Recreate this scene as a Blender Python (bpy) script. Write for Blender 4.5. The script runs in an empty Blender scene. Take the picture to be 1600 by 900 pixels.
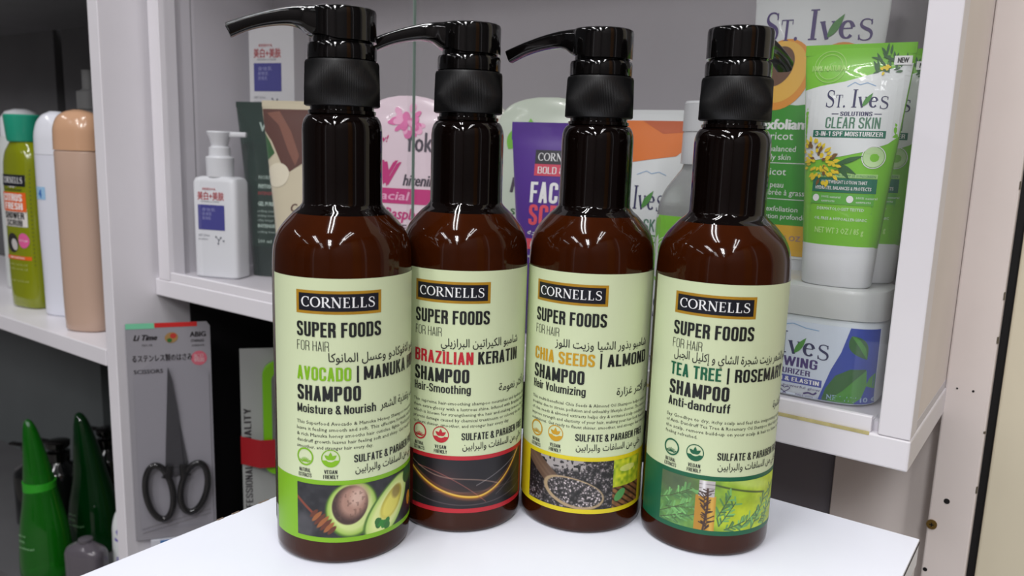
import bpy, math, random
import numpy as np
from mathutils import Vector, Matrix, geometry
random.seed(7); RNG = np.random.default_rng(11)
SC = bpy.context.scene
COL = SC.collection
MM = 0.001
R_ = math.radians
PI = math.pi

# ------------------------------------------------------------------ camera, light, exposure
def look_matrix(yaw, pitch, roll):
    cy, sy, cp, sp = math.cos(yaw), math.sin(yaw), math.cos(pitch), math.sin(pitch)
    f = Vector((-sy*cp, cy*cp, -sp)); r = Vector((cy, sy, 0)); u = r.cross(f)
    r2 = math.cos(roll)*r + math.sin(roll)*u; u2 = -math.sin(roll)*r + math.cos(roll)*u
    return Matrix(((r2.x, u2.x, -f.x), (r2.y, u2.y, -f.y), (r2.z, u2.z, -f.z)))
cam_data = bpy.data.cameras.new('camera'); cam = bpy.data.objects.new('camera', cam_data); COL.objects.link(cam)
cam.matrix_world = Matrix.Translation((0, 0, .21011)) @ look_matrix(R_(35.37), R_(10.05), R_(1.89)).to_4x4()
cam_data.sensor_width = 36; cam_data.lens = 1251.02/1600*36; cam_data.clip_start = .01; cam_data.clip_end = 30
cam_data.dof.use_dof = True; cam_data.dof.focus_distance = .445; cam_data.dof.aperture_fstop = 13
SC.camera = cam
SC.view_settings.view_transform = 'Standard'; SC.view_settings.look = 'None'
SC.view_settings.exposure = 0.0; SC.view_settings.gamma = 1; SC.view_settings.use_curve_mapping = False

world = bpy.data.worlds.new('shop_air'); SC.world = world; world.use_nodes = True
world.node_tree.nodes['Background'].inputs[0].default_value = (.80, .80, .86, 1)
world.node_tree.nodes['Background'].inputs[1].default_value = .075

def tube_lamp(name, loc, length, width, rz, watts, color=(1, .99, 1.0)):
    l = bpy.data.lights.new(name, 'AREA'); l.shape = 'RECTANGLE'; l.size = length; l.size_y = width
    l.energy = watts; l.color = color
    o = bpy.data.objects.new(name, l); COL.objects.link(o); o.location = loc; o.rotation_euler = (0, 0, rz)
    return o
LAMPZ = 1.75
for x, y, w in ((-.42, -.22, 8), (-.30, -.16, 8), (.62, -2.05, 20), (.74, -2.0, 20), (-.55, -1.95, 11), (-.43, -1.9, 11), (.75, -.5, 6), (.87, -.44, 6), (-2.3, -1.2, 9), (1.2, -1.2, 9), (.2, -3.0, 4), (.32, -2.95, 4), (1.1, -2.9, 4), (-1.5, -2.7, 4)):
    tube_lamp('ceiling_tube_light', (x, y, LAMPZ), 1.15, .035, R_(118), w)

# ------------------------------------------------------------------ helpers
def lin(c):
    return tuple(((v/255)/12.92 if v/255 <= .04045 else ((v/255+.055)/1.055)**2.4) for v in c)
MATS = {}
def mat(name, rgb, rough=.5, spec=.5, metal=0, coat=0, noise=0, nscale=40, bump=0, bscale=200, trans=0, ior=1.45, sss=0):
    if name in MATS: return MATS[name]
    m = bpy.data.materials.new(name); m.use_nodes = True; MATS[name] = m
    nt = m.node_tree; b = nt.nodes['Principled BSDF']
    c = (*lin(rgb), 1)
    b.inputs['Base Color'].default_value = c; b.inputs['Roughness'].default_value = rough
    b.inputs['Specular IOR Level'].default_value = spec; b.inputs['Metallic'].default_value = metal
    b.inputs['Coat Weight'].default_value = coat; b.inputs['Coat Roughness'].default_value = .03
    b.inputs['Transmission Weight'].default_value = trans; b.inputs['IOR'].default_value = ior
    if sss:
        b.inputs['Subsurface Weight'].default_value = sss; b.inputs['Subsurface Radius'].default_value = (.01, .008, .006)
    tc = nt.nodes.new('ShaderNodeTexCoord')
    if noise:
        n = nt.nodes.new('ShaderNodeTexNoise'); n.inputs['Scale'].default_value = nscale; n.inputs['Detail'].default_value = 4
        r = nt.nodes.new('ShaderNodeMapRange'); r.inputs[1].default_value = .3; r.inputs[2].default_value = .7
        r.inputs[3].default_value = 1-noise; r.inputs[4].default_value = 1
        mx = nt.nodes.new('ShaderNodeMix'); mx.data_type = 'RGBA'; mx.blend_type = 'MULTIPLY'; mx.inputs[0].default_value = 1
        mx.inputs[6].default_value = c
        nt.links.new(tc.outputs['Object'], n.inputs['Vector']); nt.links.new(n.outputs[0], r.inputs[0]); nt.links.new(r.outputs[0], mx.inputs[7])
        nt.links.new(mx.outputs[2], b.inputs['Base Color'])
    if bump:
        n2 = nt.nodes.new('ShaderNodeTexNoise'); n2.inputs['Scale'].default_value = bscale; n2.inputs['Detail'].default_value = 3
        bp = nt.nodes.new('ShaderNodeBump'); bp.inputs['Strength'].default_value = bump; bp.inputs['Distance'].default_value = .001
        nt.links.new(tc.outputs['Object'], n2.inputs['Vector']); nt.links.new(n2.outputs[0], bp.inputs['Height']); nt.links.new(bp.outputs[0], b.inputs['Normal'])
    return m
def mat_print():
    if 'printed_picture' in MATS: return MATS['printed_picture']
    m = bpy.data.materials.new('printed_picture'); m.use_nodes = True; MATS['printed_picture'] = m
    a = m.node_tree.nodes.new('ShaderNodeVertexColor'); a.layer_name = 'print'
    b = m.node_tree.nodes['Principled BSDF']; b.inputs['Roughness'].default_value = .4
    m.node_tree.links.new(a.outputs[0], b.inputs['Base Color']); return m
def mat_glass(name, tint=(1, 1, 1), ior=1.45, veil=0):
    if name in MATS: return MATS[name]
    m = bpy.data.materials.new(name); m.use_nodes = True; MATS[name] = m
    nt = m.node_tree; nt.nodes.remove(nt.nodes['Principled BSDF']); out = nt.nodes['Material Output']
    t = nt.nodes.new('ShaderNodeBsdfTransparent'); t.inputs[0].default_value = (*tint, 1)
    g = nt.nodes.new('ShaderNodeBsdfGlossy'); g.inputs['Roughness'].default_value = .01
    f = nt.nodes.new('ShaderNodeFresnel'); f.inputs[0].default_value = ior
    x = nt.nodes.new('ShaderNodeMixShader')
    ge = nt.nodes.new('ShaderNodeNewGeometry'); inv = nt.nodes.new('ShaderNodeMath'); inv.operation = 'SUBTRACT'; inv.inputs[0].default_value = 1
    mu = nt.nodes.new('ShaderNodeMath'); mu.operation = 'MULTIPLY'
    nt.links.new(ge.outputs['Backfacing'], inv.inputs[1]); nt.links.new(inv.outputs[0], mu.inputs[0]); nt.links.new(f.outputs[0], mu.inputs[1])
    nt.links.new(mu.outputs[0], x.inputs[0]); nt.links.new(t.outputs[0], x.inputs[1]); nt.links.new(g.outputs[0], x.inputs[2])
    last = x
    if veil:   # even pale diffuse veil mixed over the glass
        d = nt.nodes.new('ShaderNodeBsdfDiffuse'); d.inputs[0].default_value = (.8, .8, .85, 1)
        x2 = nt.nodes.new('ShaderNodeMixShader'); x2.inputs[0].default_value = veil
        nt.links.new(x.outputs[0], x2.inputs[1]); nt.links.new(d.outputs[0], x2.inputs[2]); last = x2
    nt.links.new(last.outputs[0], out.inputs[0]); return m

class MB:
    """collects geometry (mm) with one material slot per face and builds one mesh"""
    def __init__(s): s.v = []; s.f = []; s.m = []; s.c = []; s.mats = []; s.anyc = False
    def slot(s, m):
        if m not in s.mats: s.mats.append(m)
        return s.mats.index(m)
    def add(s, verts, faces, m, cols=None):
        o = len(s.v); i = s.slot(m)
        s.v += [tuple(p) for p in verts]; s.f += [tuple(o+k for k in f) for f in faces]; s.m += [i]*len(faces)
        if cols is not None: s.anyc = True
        s.c += list(cols) if cols is not None else [(1, 1, 1)]*len(verts)
    def box(s, x0, x1, y0, y1, z0, z1, m, bev=0):
        import bmesh
        bm = bmesh.new(); bmesh.ops.create_cube(bm, size=1)
        for v in bm.verts: v.co = Vector(((x0+x1)/2+v.co.x*(x1-x0), (y0+y1)/2+v.co.y*(y1-y0), (z0+z1)/2+v.co.z*(z1-z0)))
        if bev: bmesh.ops.bevel(bm, geom=bm.edges[:], offset=bev, segments=2, affect='EDGES', profile=.5)
        bm.verts.index_update()
        s.add([v.co[:] for v in bm.verts], [[v.index for v in f.verts] for f in bm.faces], m); bm.free(); return s
    def rings(s, rings, m, cap0=True, cap1=True):
        n = len(rings[0]); vs = [p for r in rings for p in r]; fs = []
        for k in range(len(rings)-1):
            for i in range(n):
                j = (i+1) % n; fs.append((k*n+i, k*n+j, (k+1)*n+j, (k+1)*n+i))
        if cap0: fs.append(tuple(range(n))[::-1])
        if cap1: fs.append(tuple((len(rings)-1)*n+i for i in range(n)))
        s.add(vs, fs, m); return s
    def lathe(s, prof, m, n=72, cx=0, cy=0, cap0=True, cap1=True):
        return s.rings([[(cx+r*math.cos(2*PI*i/n), cy+r*math.sin(2*PI*i/n), z) for i in range(n)] for r, z in prof], m, cap0, cap1)
    def tube(s, pts, rad, m, n=10):
        pts = [Vector(p) for p in pts]; rings = []
        for i, p in enumerate(pts):
            t = (pts[min(i+1, len(pts)-1)]-pts[max(i-1, 0)]).normalized()
            a = t.orthogonal().normalized() if i == 0 else (pa - t*pa.dot(t)).normalized()
            pa = a; b = t.cross(a); r = rad[i] if hasattr(rad, '__len__') else rad
            rings.append([tuple(p+a*r*math.cos(2*PI*k/n)+b*r*math.sin(2*PI*k/n)) for k in range(n)])
        return s.rings(rings, m)
    def build(s, name, parent=None, smooth=35, loc=None, rz=0):
        me = bpy.data.meshes.new(name)
        me.from_pydata([(x*MM, y*MM, z*MM) for x, y, z in s.v], [], s.f)
        for m in s.mats: me.materials.append(m)
        me.polygons.foreach_set('material_index', s.m)
        if s.anyc:
            a = me.color_attributes.new('print', 'FLOAT_COLOR', 'POINT')
            buf = np.ones((len(s.v), 4)); buf[:, :3] = np.array(s.c, dtype=float); a.data.foreach_set('color', buf.ravel())
        if smooth:
            me.polygons.foreach_set('use_smooth', [True]*len(s.f))
            try: me.set_sharp_from_angle(angle=R_(smooth))
            except Exception: pass
        o = bpy.data.objects.new(name, me); COL.objects.link(o)
        if parent: o.parent = parent
        if loc: o.location = [q*MM for q in loc]
        o.rotation_euler[2] = rz
        return o
def tag(o, label=None, cat=None, group=None, kind=None):
    if label: o['label'] = label
    if cat: o['category'] = cat
    if group: o['group'] = group
    if kind: o['kind'] = kind
    return o
def thing(name, label, cat, loc, rz=0, group=None):
    o = bpy.data.objects.new(name, None); COL.objects.link(o); o.empty_display_size = .02
    o.location = [q*MM for q in loc]; o.rotation_euler[2] = rz
    return tag(o, label, cat, group)
def struct(name, mb, loc=None, smooth=0):
    return tag(mb.build(name, None, smooth, loc), kind='structure')

def catmull(pts, n=6):
    P = [np.array(p, float) for p in pts]; out = []
    for i in range(len(P)-1):
        a, b, c, d = P[max(i-1, 0)], P[i], P[i+1], P[min(i+2, len(P)-1)]
        for k in range(n):
            t = k/n; out.append(.5*((2*b)+(-a+c)*t+(2*a-5*b+4*c-d)*t*t+(-a+3*b-3*c+d)*t**3))
    out.append(P[-1]); return out

# ---------- flat artwork: everything below returns (verts2d, faces) in mm
TXT = {}
def raw_text(s, bold, res):
    k = (s, bold, res)
    if k in TXT: return TXT[k]
    c = bpy.data.curves.new('t', 'FONT'); c.body = s; c.resolution_u = res; c.offset = bold; c.fill_mode = 'FRONT'
    o = bpy.data.objects.new('t', c); COL.objects.link(o)
    e = o.evaluated_get(bpy.context.evaluated_depsgraph_get()); m = e.to_mesh()
    r = ([(v.co.x, v.co.y) for v in m.vertices], [tuple(p.vertices) for p in m.polygons])
    e.to_mesh_clear(); bpy.data.objects.remove(o); bpy.data.curves.remove(c)
    TXT[k] = r; return r
CAP = {}
def text(s, x, y, h, w=None, bold=.0, res=2, align='L', shear=0):
    """cap height h, stretched to width w, baseline at y; bold thickens the strokes by repeated strikes"""
    v, f = raw_text(s, 0, res)
    if not v: return [], []
    if 0 not in CAP: CAP[0] = max(p[1] for p in raw_text('H', 0, 2)[0])
    k = h/CAP[0]; x0 = min(p[0] for p in v); x1 = max(p[0] for p in v)
    d = max(0, bold)*k; kx = k if w is None else (w-2*d)/(x1-x0)
    W = (x1-x0)*kx+2*d; ox = x+d - (0 if align == 'L' else W/2 if align == 'C' else W)
    g = [(ox+(p[0]-x0)*kx+shear*p[1]*k, y+p[1]*k) for p in v], f
    if d <= 0: return g
    return merge(*[xf(g, 1, 1, a*d, b*d*.5) for a, b in ((-1, .0), (-.33, 1), (.33, -1), (1, 0))])
# tall condensed sans letters drawn as strokes, cap height 1
CN = {}
def cond_glyph(ch, t):
    if (ch, t) in CN: return CN[ch, t]
    W = .40+t*.35; xl, xr, xm = t/2, W-t/2, W/2; r = .19; X = .73; tv = t*.82
    V = lambda x, a=0, b=1, w=t: quad(x-w/2, x+w/2, a, b)
    Hb = lambda y, a, b: quad(a, b, y-tv/2, y+tv/2)
    L = lambda *p, w=t: stroke(list(p), w)
    def A(cx, cy, rx, ry, a0, a1, n=12):
        q = [R_(a0+(a1-a0)*i/(n-1)) for i in range(n)]
        return stroke([(cx+rx*math.cos(a), cy+ry*math.sin(a)) for a in q], [tv+(t-tv)*abs(math.cos(a)) for a in q])
    def top(h, x0=xl, x1=xr): return A((x0+x1)/2, h-r, (x1-x0)/2, r-tv/2, 0, 180)
    def bot(x0=xl, x1=xr, b=0): return A((x0+x1)/2, b+r, (x1-x0)/2, r-tv/2, 180, 360)
    adv = W
    def O(h): return merge(V(xl, r, h-r), V(xr, r, h-r), top(h), bot())
    if ch == 'O': g = O(1)
    elif ch == 'Q': g = merge(O(1), L((xm, .2), (W, -.05)))
    elif ch in 'CG': g = merge(V(xl, r, 1-r), top(1), bot(), V(xr, .66, 1-r), V(xr, r, .36 if ch == 'C' else .5), *([Hb(.48, xm, W)] if ch == 'G' else []))
    elif ch in 'Ss':
        h = 1 if ch == 'S' else X; k = h
        g = merge(top(h), bot(), V(xr, h-r-.1*k, h-r), V(xl, r, r+.1*k), V(xl, h*.68, h-r), V(xr, r, h*.33), stroke(catmull([(xl, h*.7), (xl+.03, h*.6), (xm, h*.5), (xr-.03, h*.4), (xr, h*.3)], 4), t))
    elif ch == 'U': g = merge(V(xl, r, 1), V(xr, r, 1), bot())
    elif ch == 'J': g = merge(V(xl, r, .34), V(xr, r, 1), bot())
    elif ch in 'PRBDF E'.replace(' ', '') or ch in 'EFL':
        g = V(xl)
        q = lambda y0, y1: merge(Hb(y1-tv/2, xl, W-r), Hb(y0+tv/2, xl, W-r), V(xr, y0+r*.9, y1-r*.9), A(W-r, y1-r*.9, r-t/2, r*.9-tv/2, 0, 90, 7), A(W-r, y0+r*.9, r-t/2, r*.9-tv/2, -90, 0, 7))
        if ch == 'P': g = merge(g, q(.42, 1))
        elif ch == 'R': g = merge(g, q(.46, 1), stroke([(xm, .5), (xr, .4), (xr, .32), (xr+.01, 0)], t))
        elif ch == 'B': g = merge(g, q(.48, 1), q(0, .56))
        elif ch == 'D': g = merge(g, q(0, 1))
        else:
            adv = W*.86
            if ch in 'EF': g = merge(g, Hb(1-tv/2, 0, adv), Hb(.52, 0, adv*.92))
            if ch in 'EL': g = merge(g, Hb(tv/2, 0, adv))
    elif ch == 'H': g = merge(V(xl), V(xr), Hb(.52, xl, xr))
    elif ch == 'I': adv = t; g = V(xl)
    elif ch == '|': adv = t*.8; g = quad(0, t*.8, -.12, 1.08)
    elif ch == 'T': adv = W*.95; g = merge(V(adv/2), Hb(1-tv/2, 0, adv))
    elif ch == 'N': g = merge(V(xl), V(xr), stroke([(xl, 1), (xr, 0)], t))
    elif ch == 'M': adv = W*1.3; g = merge(V(xl), V(adv-xl), stroke([(xl, 1), (adv/2, .12)], t*.9), stroke([(adv/2, .12), (adv-xl, 1)], t*.9))
    elif ch == 'A': adv = W*1.02; g = merge(stroke([(t/2, 0), (adv/2, 1)], t), stroke([(adv/2, 1), (adv-t/2, 0)], t), Hb(.27, t*.8, adv-t*.8))
    elif ch == 'V': g = merge(stroke([(t/2, 1), (xm, 0)], t), stroke([(xm, 0), (xr, 1)], t))
    elif ch == 'W': adv = W*1.5; g = merge(*[stroke([(adv*a, b), (adv*c, d)], t*.9) for a, b, c, d in ((.06, 1, .28, 0), (.28, 0, .5, 1), (.5, 1, .72, 0), (.72, 0, .94, 1))])
    elif ch == 'X': g = merge(stroke([(t/2, 1), (xr, 0)], t), stroke([(xr, 1), (t/2, 0)], t))
    elif ch == '3': g = merge(top(1), bot(), V(xr, .58, 1-r), V(xr, r, .46), Hb(.52, xm*.8, xr), V(xl, .74, 1-r), V(xl, r, .28))
    elif ch == '1': adv = W*.62; g = merge(V(adv-t/2), stroke([(adv-t/2, .98), (0, .8)], t*.8))
    elif ch == 'Y': g = merge(stroke([(t/2, 1), (xm, .42)], t), stroke([(xr, 1), (xm, .42)], t), V(xm, 0, .45))
    elif ch == 'K': g = merge(V(xl), stroke([(xl, .36), (xr, 1)], t), stroke([(xm-.02, .56), (xr+.01, 0)], t))
    elif ch == 'Z' or ch == 'z':
        h = 1 if ch == 'Z' else X; adv = W*.92; g = merge(Hb(h-tv/2, 0, adv), Hb(tv/2, 0, adv), stroke([(adv-t*.5, h-tv), (t*.5, tv)], t))
    elif ch == '&': g = merge(A(xm-.02, .78, .12, .16, 0, 360, 20), A(xm-.03, .26, .16, .21, 20, 330, 20), stroke([(xl+.02, .68), (W+.02, 0)], t))
    elif ch == 'o': g = O(X)
    elif ch == 'n': g = merge(V(xl, 0, X), V(xr, 0, X-r), top(X))
    elif ch == 'm': adv = 2*W-t; g = merge(V(xl, 0, X), V(xr, 0, X-r), top(X), V(adv-t/2, 0, X-r), top(X, xr, adv-t/2))
    elif ch == 'h': g = merge(V(xl, 0, 1.02), V(xr, 0, X-r), top(X))
    elif ch == 'u': g = merge(V(xl, r, X), V(xr, 0, X), bot())
    elif ch == 'i': adv = t; g = merge(V(xl, 0, X), V(xl, .84, .98))
    elif ch == 'l': adv = t; g = V(xl, 0, 1.02)
    elif ch == 't': adv = W*.62; g = merge(V(t*.8, 0, .95), Hb(X-tv/2, 0, adv), Hb(tv/2, t*.8, adv))
    elif ch == 'f': adv = W*.6; g = merge(V(t*.8, 0, .9), Hb(X-tv/2, 0, adv), Hb(1-tv/2, t*.8, adv))
    elif ch == 'r': adv = W*.66; g = merge(V(xl, 0, X), Hb(X-tv*.6, xl, adv))
    elif ch == 'e': g = merge(V(xl, r, X-r), V(xr, .36, X-r), top(X), bot(), Hb(.37, xl, xr), V(xr, r, .26))
    elif ch == 'a': g = merge(V(xr, 0, X-r), top(X), V(xl, X-r-.03, X-r), Hb(.43, xm, xr), V(xl, r*.8, .34), bot(), A(xm, .31, (xr-xl)/2, .13, 90, 180, 7))
    elif ch == 'd': g = merge(V(xl, r, X-r), V(xr, 0, 1.02), top(X), bot())
    elif ch == 'g': g = merge(V(xl, r, X-r), V(xr, -.1, X), top(X), bot(), bot(b=-.25))
    elif ch == 'v': g = merge(stroke([(t/2, X), (xm, 0)], t), stroke([(xm, 0), (xr, X)], t))
    elif ch == '-': adv = W*.6; g = Hb(.4, 0, adv)
    elif ch == ' ': adv = W*.38; g = ([], [])
    else: g = ([], [])
    CN[ch, t] = (g, adv); return g, adv
def cond(s, x, y, h, w, t=.14, gap=.075):
    gs = []; cx = 0
    for ch in s:
        g, a = cond_glyph(ch, t); gs.append(xf(g, 1, 1, cx, 0)); cx += a+gap
    return xf(merge(*gs), w/(cx-gap), h, x, y)
# Arabic: joined letter forms laid out right to left
FORMS = {'ا': 'ﺍﺎ', 'أ': 'ﺃﺄ', 'إ': 'ﺇﺈ', 'ب': 'ﺏﺐﺑﺒ', 'ت': 'ﺕﺖﺗﺘ', 'ة': 'ﺓﺔ', 'ث': 'ﺙﺚﺛﺜ', 'ج': 'ﺝﺞﺟﺠ', 'خ': 'ﺥﺦﺧﺨ', 'د': 'ﺩﺪ', 'ذ': 'ﺫﺬ', 'ر': 'ﺭﺮ', 'ز': 'ﺯﺰ',
         'س': 'ﺱﺲﺳﺴ', 'ش': 'ﺵﺶﺷﺸ', 'ع': 'ﻉﻊﻋﻌ', 'غ': 'ﻍﻎﻏﻐ', 'ف': 'ﻑﻒﻓﻔ', 'ك': 'ﻙﻚﻛﻜ', 'ل': 'ﻝﻞﻟﻠ', 'م': 'ﻡﻢﻣﻤ', 'ن': 'ﻥﻦﻧﻨ', 'ه': 'ﻩﻪﻫﻬ',
         'و': 'ﻭﻮ', 'ي': 'ﻱﻲﻳﻴ', 'ى': 'ﻯﻰ', 'ق': 'ﻕﻖﻗﻘ', 'ح': 'ﺡﺢﺣﺤ', 'ط': 'ﻁﻂﻃﻄ', 'ص': 'ﺹﺺﺻﺼ'}
def shape_ar(s):
    out = []; s = s.replace('لا', '\u0001').replace('لأ', '\u0001')
    for i, ch in enumerate(s):
        p = s[i-1] if i else ' '; n = s[i+1] if i+1 < len(s) else ' '
        jp = len(FORMS.get(p, '')) == 4; jn = (n in FORMS) or n == '\u0001'
        if ch == '\u0001': out.append('ﻼ' if jp else 'ﻻ'); continue
        fm = FORMS.get(ch)
        if not fm: out.append(ch); continue
        if len(fm) == 4: out.append(fm[3] if jp and jn else fm[2] if jn else fm[1] if jp else fm[0])
        else: out.append(fm[1] if jp else fm[0])
    return ''.join(reversed(out))
def arabic(s, x, y, w, h, bold=.006):
    v, f = raw_text(shape_ar(s), bold, 2)
    x0 = min(p[0] for p in v); x1 = max(p[0] for p in v); k = w/(x1-x0)
    return [(x+(p[0]-x0)*k, y+p[1]*h/.75) for p in v], f
def quad(x0, x1, y0, y1, nx=1, ny=1):
    v = [(x0+(x1-x0)*i/nx, y0+(y1-y0)*j/ny) for j in range(ny+1) for i in range(nx+1)]
    return v, [(j*(nx+1)+i, j*(nx+1)+i+1, (j+1)*(nx+1)+i+1, (j+1)*(nx+1)+i) for j in range(ny) for i in range(nx)]
def poly(pts, step=0):
    pts = [Vector((p[0], p[1])) for p in pts]; n = len(pts)
    if step:
        q = []
        for i in range(n):
            a, b = pts[i], pts[(i+1) % n]; k = max(1, math.ceil((b-a).length/step)); q += [a.lerp(b, j/k) for j in range(k)]
        pts = q; n = len(pts)
    ex = []
    if step:
        xs = [p.x for p in pts]; ys = [p.y for p in pts]
        x = min(xs)+step/2
        while x < max(xs):
            y = min(ys)+step/2
            while y < max(ys):
                ins = False; j = n-1
                for i in range(n):
                    a, b = pts[i], pts[j]
                    if (a.y > y) != (b.y > y) and x < (b.x-a.x)*(y-a.y)/(b.y-a.y)+a.x: ins = not ins
                    j = i
                if ins: ex.append(Vector((x+random.uniform(-.02, .02)*step, y)))
                y += step
            x += step
    r = geometry.delaunay_2d_cdt(pts+ex, [], [list(range(n))], 1, 1e-6)
    return [tuple(p) for p in r[0]], [tuple(f) for f in r[2]]
def ell(cx, cy, rx, ry, rot=0, n=28, a0=0, a1=2*PI):
    c, s = math.cos(rot), math.sin(rot); full = abs(a1-a0-2*PI) < 1e-6
    A = [a0+(a1-a0)*i/(n if full else n-1) for i in range(n)]
    return [(cx+rx*math.cos(a)*c-ry*math.sin(a)*s, cy+rx*math.cos(a)*s+ry*math.sin(a)*c) for a in A]
def stroke(pts, w, closed=False):
    P = [Vector((p[0], p[1])) for p in pts]; n = len(P); v = []
    for i, p in enumerate(P):
        a = P[(i-1) % n] if closed or i else p; b = P[(i+1) % n] if closed or i < n-1 else p
        t = (b-a).normalized() if (b-a).length > 1e-9 else Vector((1, 0)); q = Vector((-t.y, t.x)); ww = (w[i] if hasattr(w, '__len__') else w)/2
        v += [tuple(p+q*ww), tuple(p-q*ww)]
    return v, [(2*i, 2*i+1, (2*i+3) % (2*n), (2*i+2) % (2*n)) for i in range(n if closed else n-1)]
def merge(*gs):
    V = []; F = []
    for v, f in gs:
        o = len(V); V += v; F += [tuple(o+k for k in q) for q in f]
    return V, F
def xf(g, sx, sy, ox=0, oy=0, sh=0): return [(ox+p[0]*sx+sh*p[1], oy+p[1]*sy) for p in g[0]], g[1]
# serif capitals and small letters drawn as thick and thin strokes, unit cap height
def serif_glyph(ch):
    T, t = .15, .055
    def bar(x, w=T, y0=0, y1=1): return quad(x-w/2, x+w/2, y0, y1)
    def sf(x, y, w=.3): return quad(x-w/2, x+w/2, y-(.045 if y > .5 else 0), y+(0 if y > .5 else .045))
    def arc(cx, cy, rx, ry, a0, a1, wf, n=26):
        A = [R_(a0+(a1-a0)*i/(n-1)) for i in range(n)]
        return stroke([(cx+rx*math.cos(a), cy+ry*math.sin(a)) for a in A], [wf(a) for a in A])
    rnd = lambda a: t+(T*1.05-t)*abs(math.cos(a))**1.3
    if ch == 'C': return merge(arc(.45, .5, .38, .47, 48, 315, rnd), quad(.68, .74, .68, .97), quad(.68, .735, .06, .2)), .8
    if ch == 'O': return merge(arc(.47, .5, .39, .47, 0, 360, rnd, 40)), .94
    if ch == 'R': return merge(bar(.18), sf(.18, 0), sf(.16, 1), quad(.18, .4, .95, 1), quad(.18, .42, .47, .52), arc(.4, .735, .2, .24, -90, 90, rnd), stroke([(.38, .5), (.58, .2), (.8, 0)], [T*.8, T, T*.9])), .82
    if ch == 'N': return merge(bar(.16, t*1.2), bar(.76, t*1.2), sf(.16, 0, .26), sf(.12, 1, .2), sf(.76, 1, .26), stroke([(.14, 1), (.76, 0)], T*1.05)), .92
    if ch == 'E': return merge(bar(.18), quad(.05, .6, .95, 1), quad(.05, .62, 0, .05), quad(.18, .48, .48, .53), quad(.55, .6, .8, 1), quad(.57, .62, 0, .22), quad(.45, .49, .4, .61)), .7
    if ch == 'L': return merge(bar(.18), sf(.18, 1, .28), quad(.05, .6, 0, .05), quad(.55, .6, 0, .24)), .68
    if ch == 'T': return merge(bar(.36), sf(.36, 0, .3), quad(.02, .7, .95, 1), quad(.02, .07, .76, 1), quad(.65, .7, .76, 1)), .74
    if ch == 'I': return merge(bar(.17), sf(.17, 0, .32), sf(.17, 1, .32)), .36
    if ch in 'Ss':
        P = [(.56, .78), (.5, .92), (.34, .975), (.18, .92), (.12, .77), (.18, .64), (.34, .54), (.5, .44), (.57, .29), (.52, .1), (.33, .025), (.14, .08), (.07, .24)]
        C = catmull(P, 4); n = len(C); W = [t+(T*1.0-t)*math.sin(PI*min(1, max(0, (i/n-.15)/.7)))**2 for i in range(n)]
        g = merge(stroke(C, W), quad(.52, .57, .72, .96), quad(.055, .105, .04, .28)); w = .66
        return (xf(g, .62, .6) if ch == 's' else g), (.42 if ch == 's' else w)
    if ch == 'v': return merge(stroke([(.06, .6), (.25, 0)], [T*.9, T*.8]), stroke([(.25, 0), (.43, .6)], t), quad(-.02, .16, .56, .6), quad(.34, .5, .56, .6)), .48
    if ch == 'e': return merge(arc(.27, .3, .2, .275, 15, 320, rnd), quad(.08, .46, .32, .36)), .5
    if ch == '.': return poly(ell(.08, .06, .07, .07, 0, 10)), .18
    return ([], []), .3
def serif(word, x, y, h, w, bold=1.0, small=()):
    gs = []; cx = 0
    for i, ch in enumerate(word):
        g, adv = serif_glyph(ch); k = .72 if i in small else 1
        gs.append(xf(g, k, k, cx, 0)); cx += adv*k+.05
    return xf(merge(*gs), w/cx, h, x, y)
def leaf2(x, y, L, w, rot, n=12):
    P = [(L*i/n, w*math.sin(PI*(i/n)**.8)) for i in range(n+1)]+[(L*i/n, -w*math.sin(PI*(i/n)**.8)) for i in range(n-1, 0, -1)]
    c, s = math.cos(rot), math.sin(rot); return [(x+a*c-b*s, y+a*s+b*c) for a, b in P]

def put(mb, g, surf, m, off, cols=None):
    mb.add([surf(u, v, off) for u, v in g[0]], g[1], m, cols)
def picture(mb, surf, x0, x1, y0, y1, nx, ny, fn, off):
    v, f = quad(x0, x1, y0, y1, nx, ny); a = np.array(v)
    X = (a[:, 0]-x0); Y = (a[:, 1]-y0)
    c = np.clip(fn(X, Y, x1-x0, y1-y0), 0, 255)/255
    c = np.where(c <= .04045, c/12.92, ((c+.055)/1.055)**2.4)
    mb.add([surf(u, w, off) for u, w in v], f, mat_print(), [tuple(q) for q in c])
# painter tools for the printed pictures
def blend(c, mask, rgb): m = np.clip(mask, 0, 1)[:, None]; return c*(1-m)+np.array(rgb, float)*m
def emask(X, Y, cx, cy, rx, ry, rot=0, soft=.08):
    c, s = math.cos(rot), math.sin(rot); a = ((X-cx)*c+(Y-cy)*s)/rx; b = (-(X-cx)*s+(Y-cy)*c)/ry
    return np.clip((1-np.sqrt(a*a+b*b))/soft+.5, 0, 1)
def segd(X, Y, a, b):
    ax, ay = a; dx, dy = b[0]-ax, b[1]-ay; t = np.clip(((X-ax)*dx+(Y-ay)*dy)/(dx*dx+dy*dy+1e-9), 0, 1)
    return np.hypot(X-ax-t*dx, Y-ay-t*dy), t
def line(c, X, Y, pts, w, rgb, soft=.5):
    d = np.full(len(X), 1e9)
    for a, b in zip(pts, pts[1:]): d = np.minimum(d, segd(X, Y, a, b)[0])
    return blend(c, np.clip((w-d)/(w*soft)+.0, 0, 1), rgb)
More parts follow.
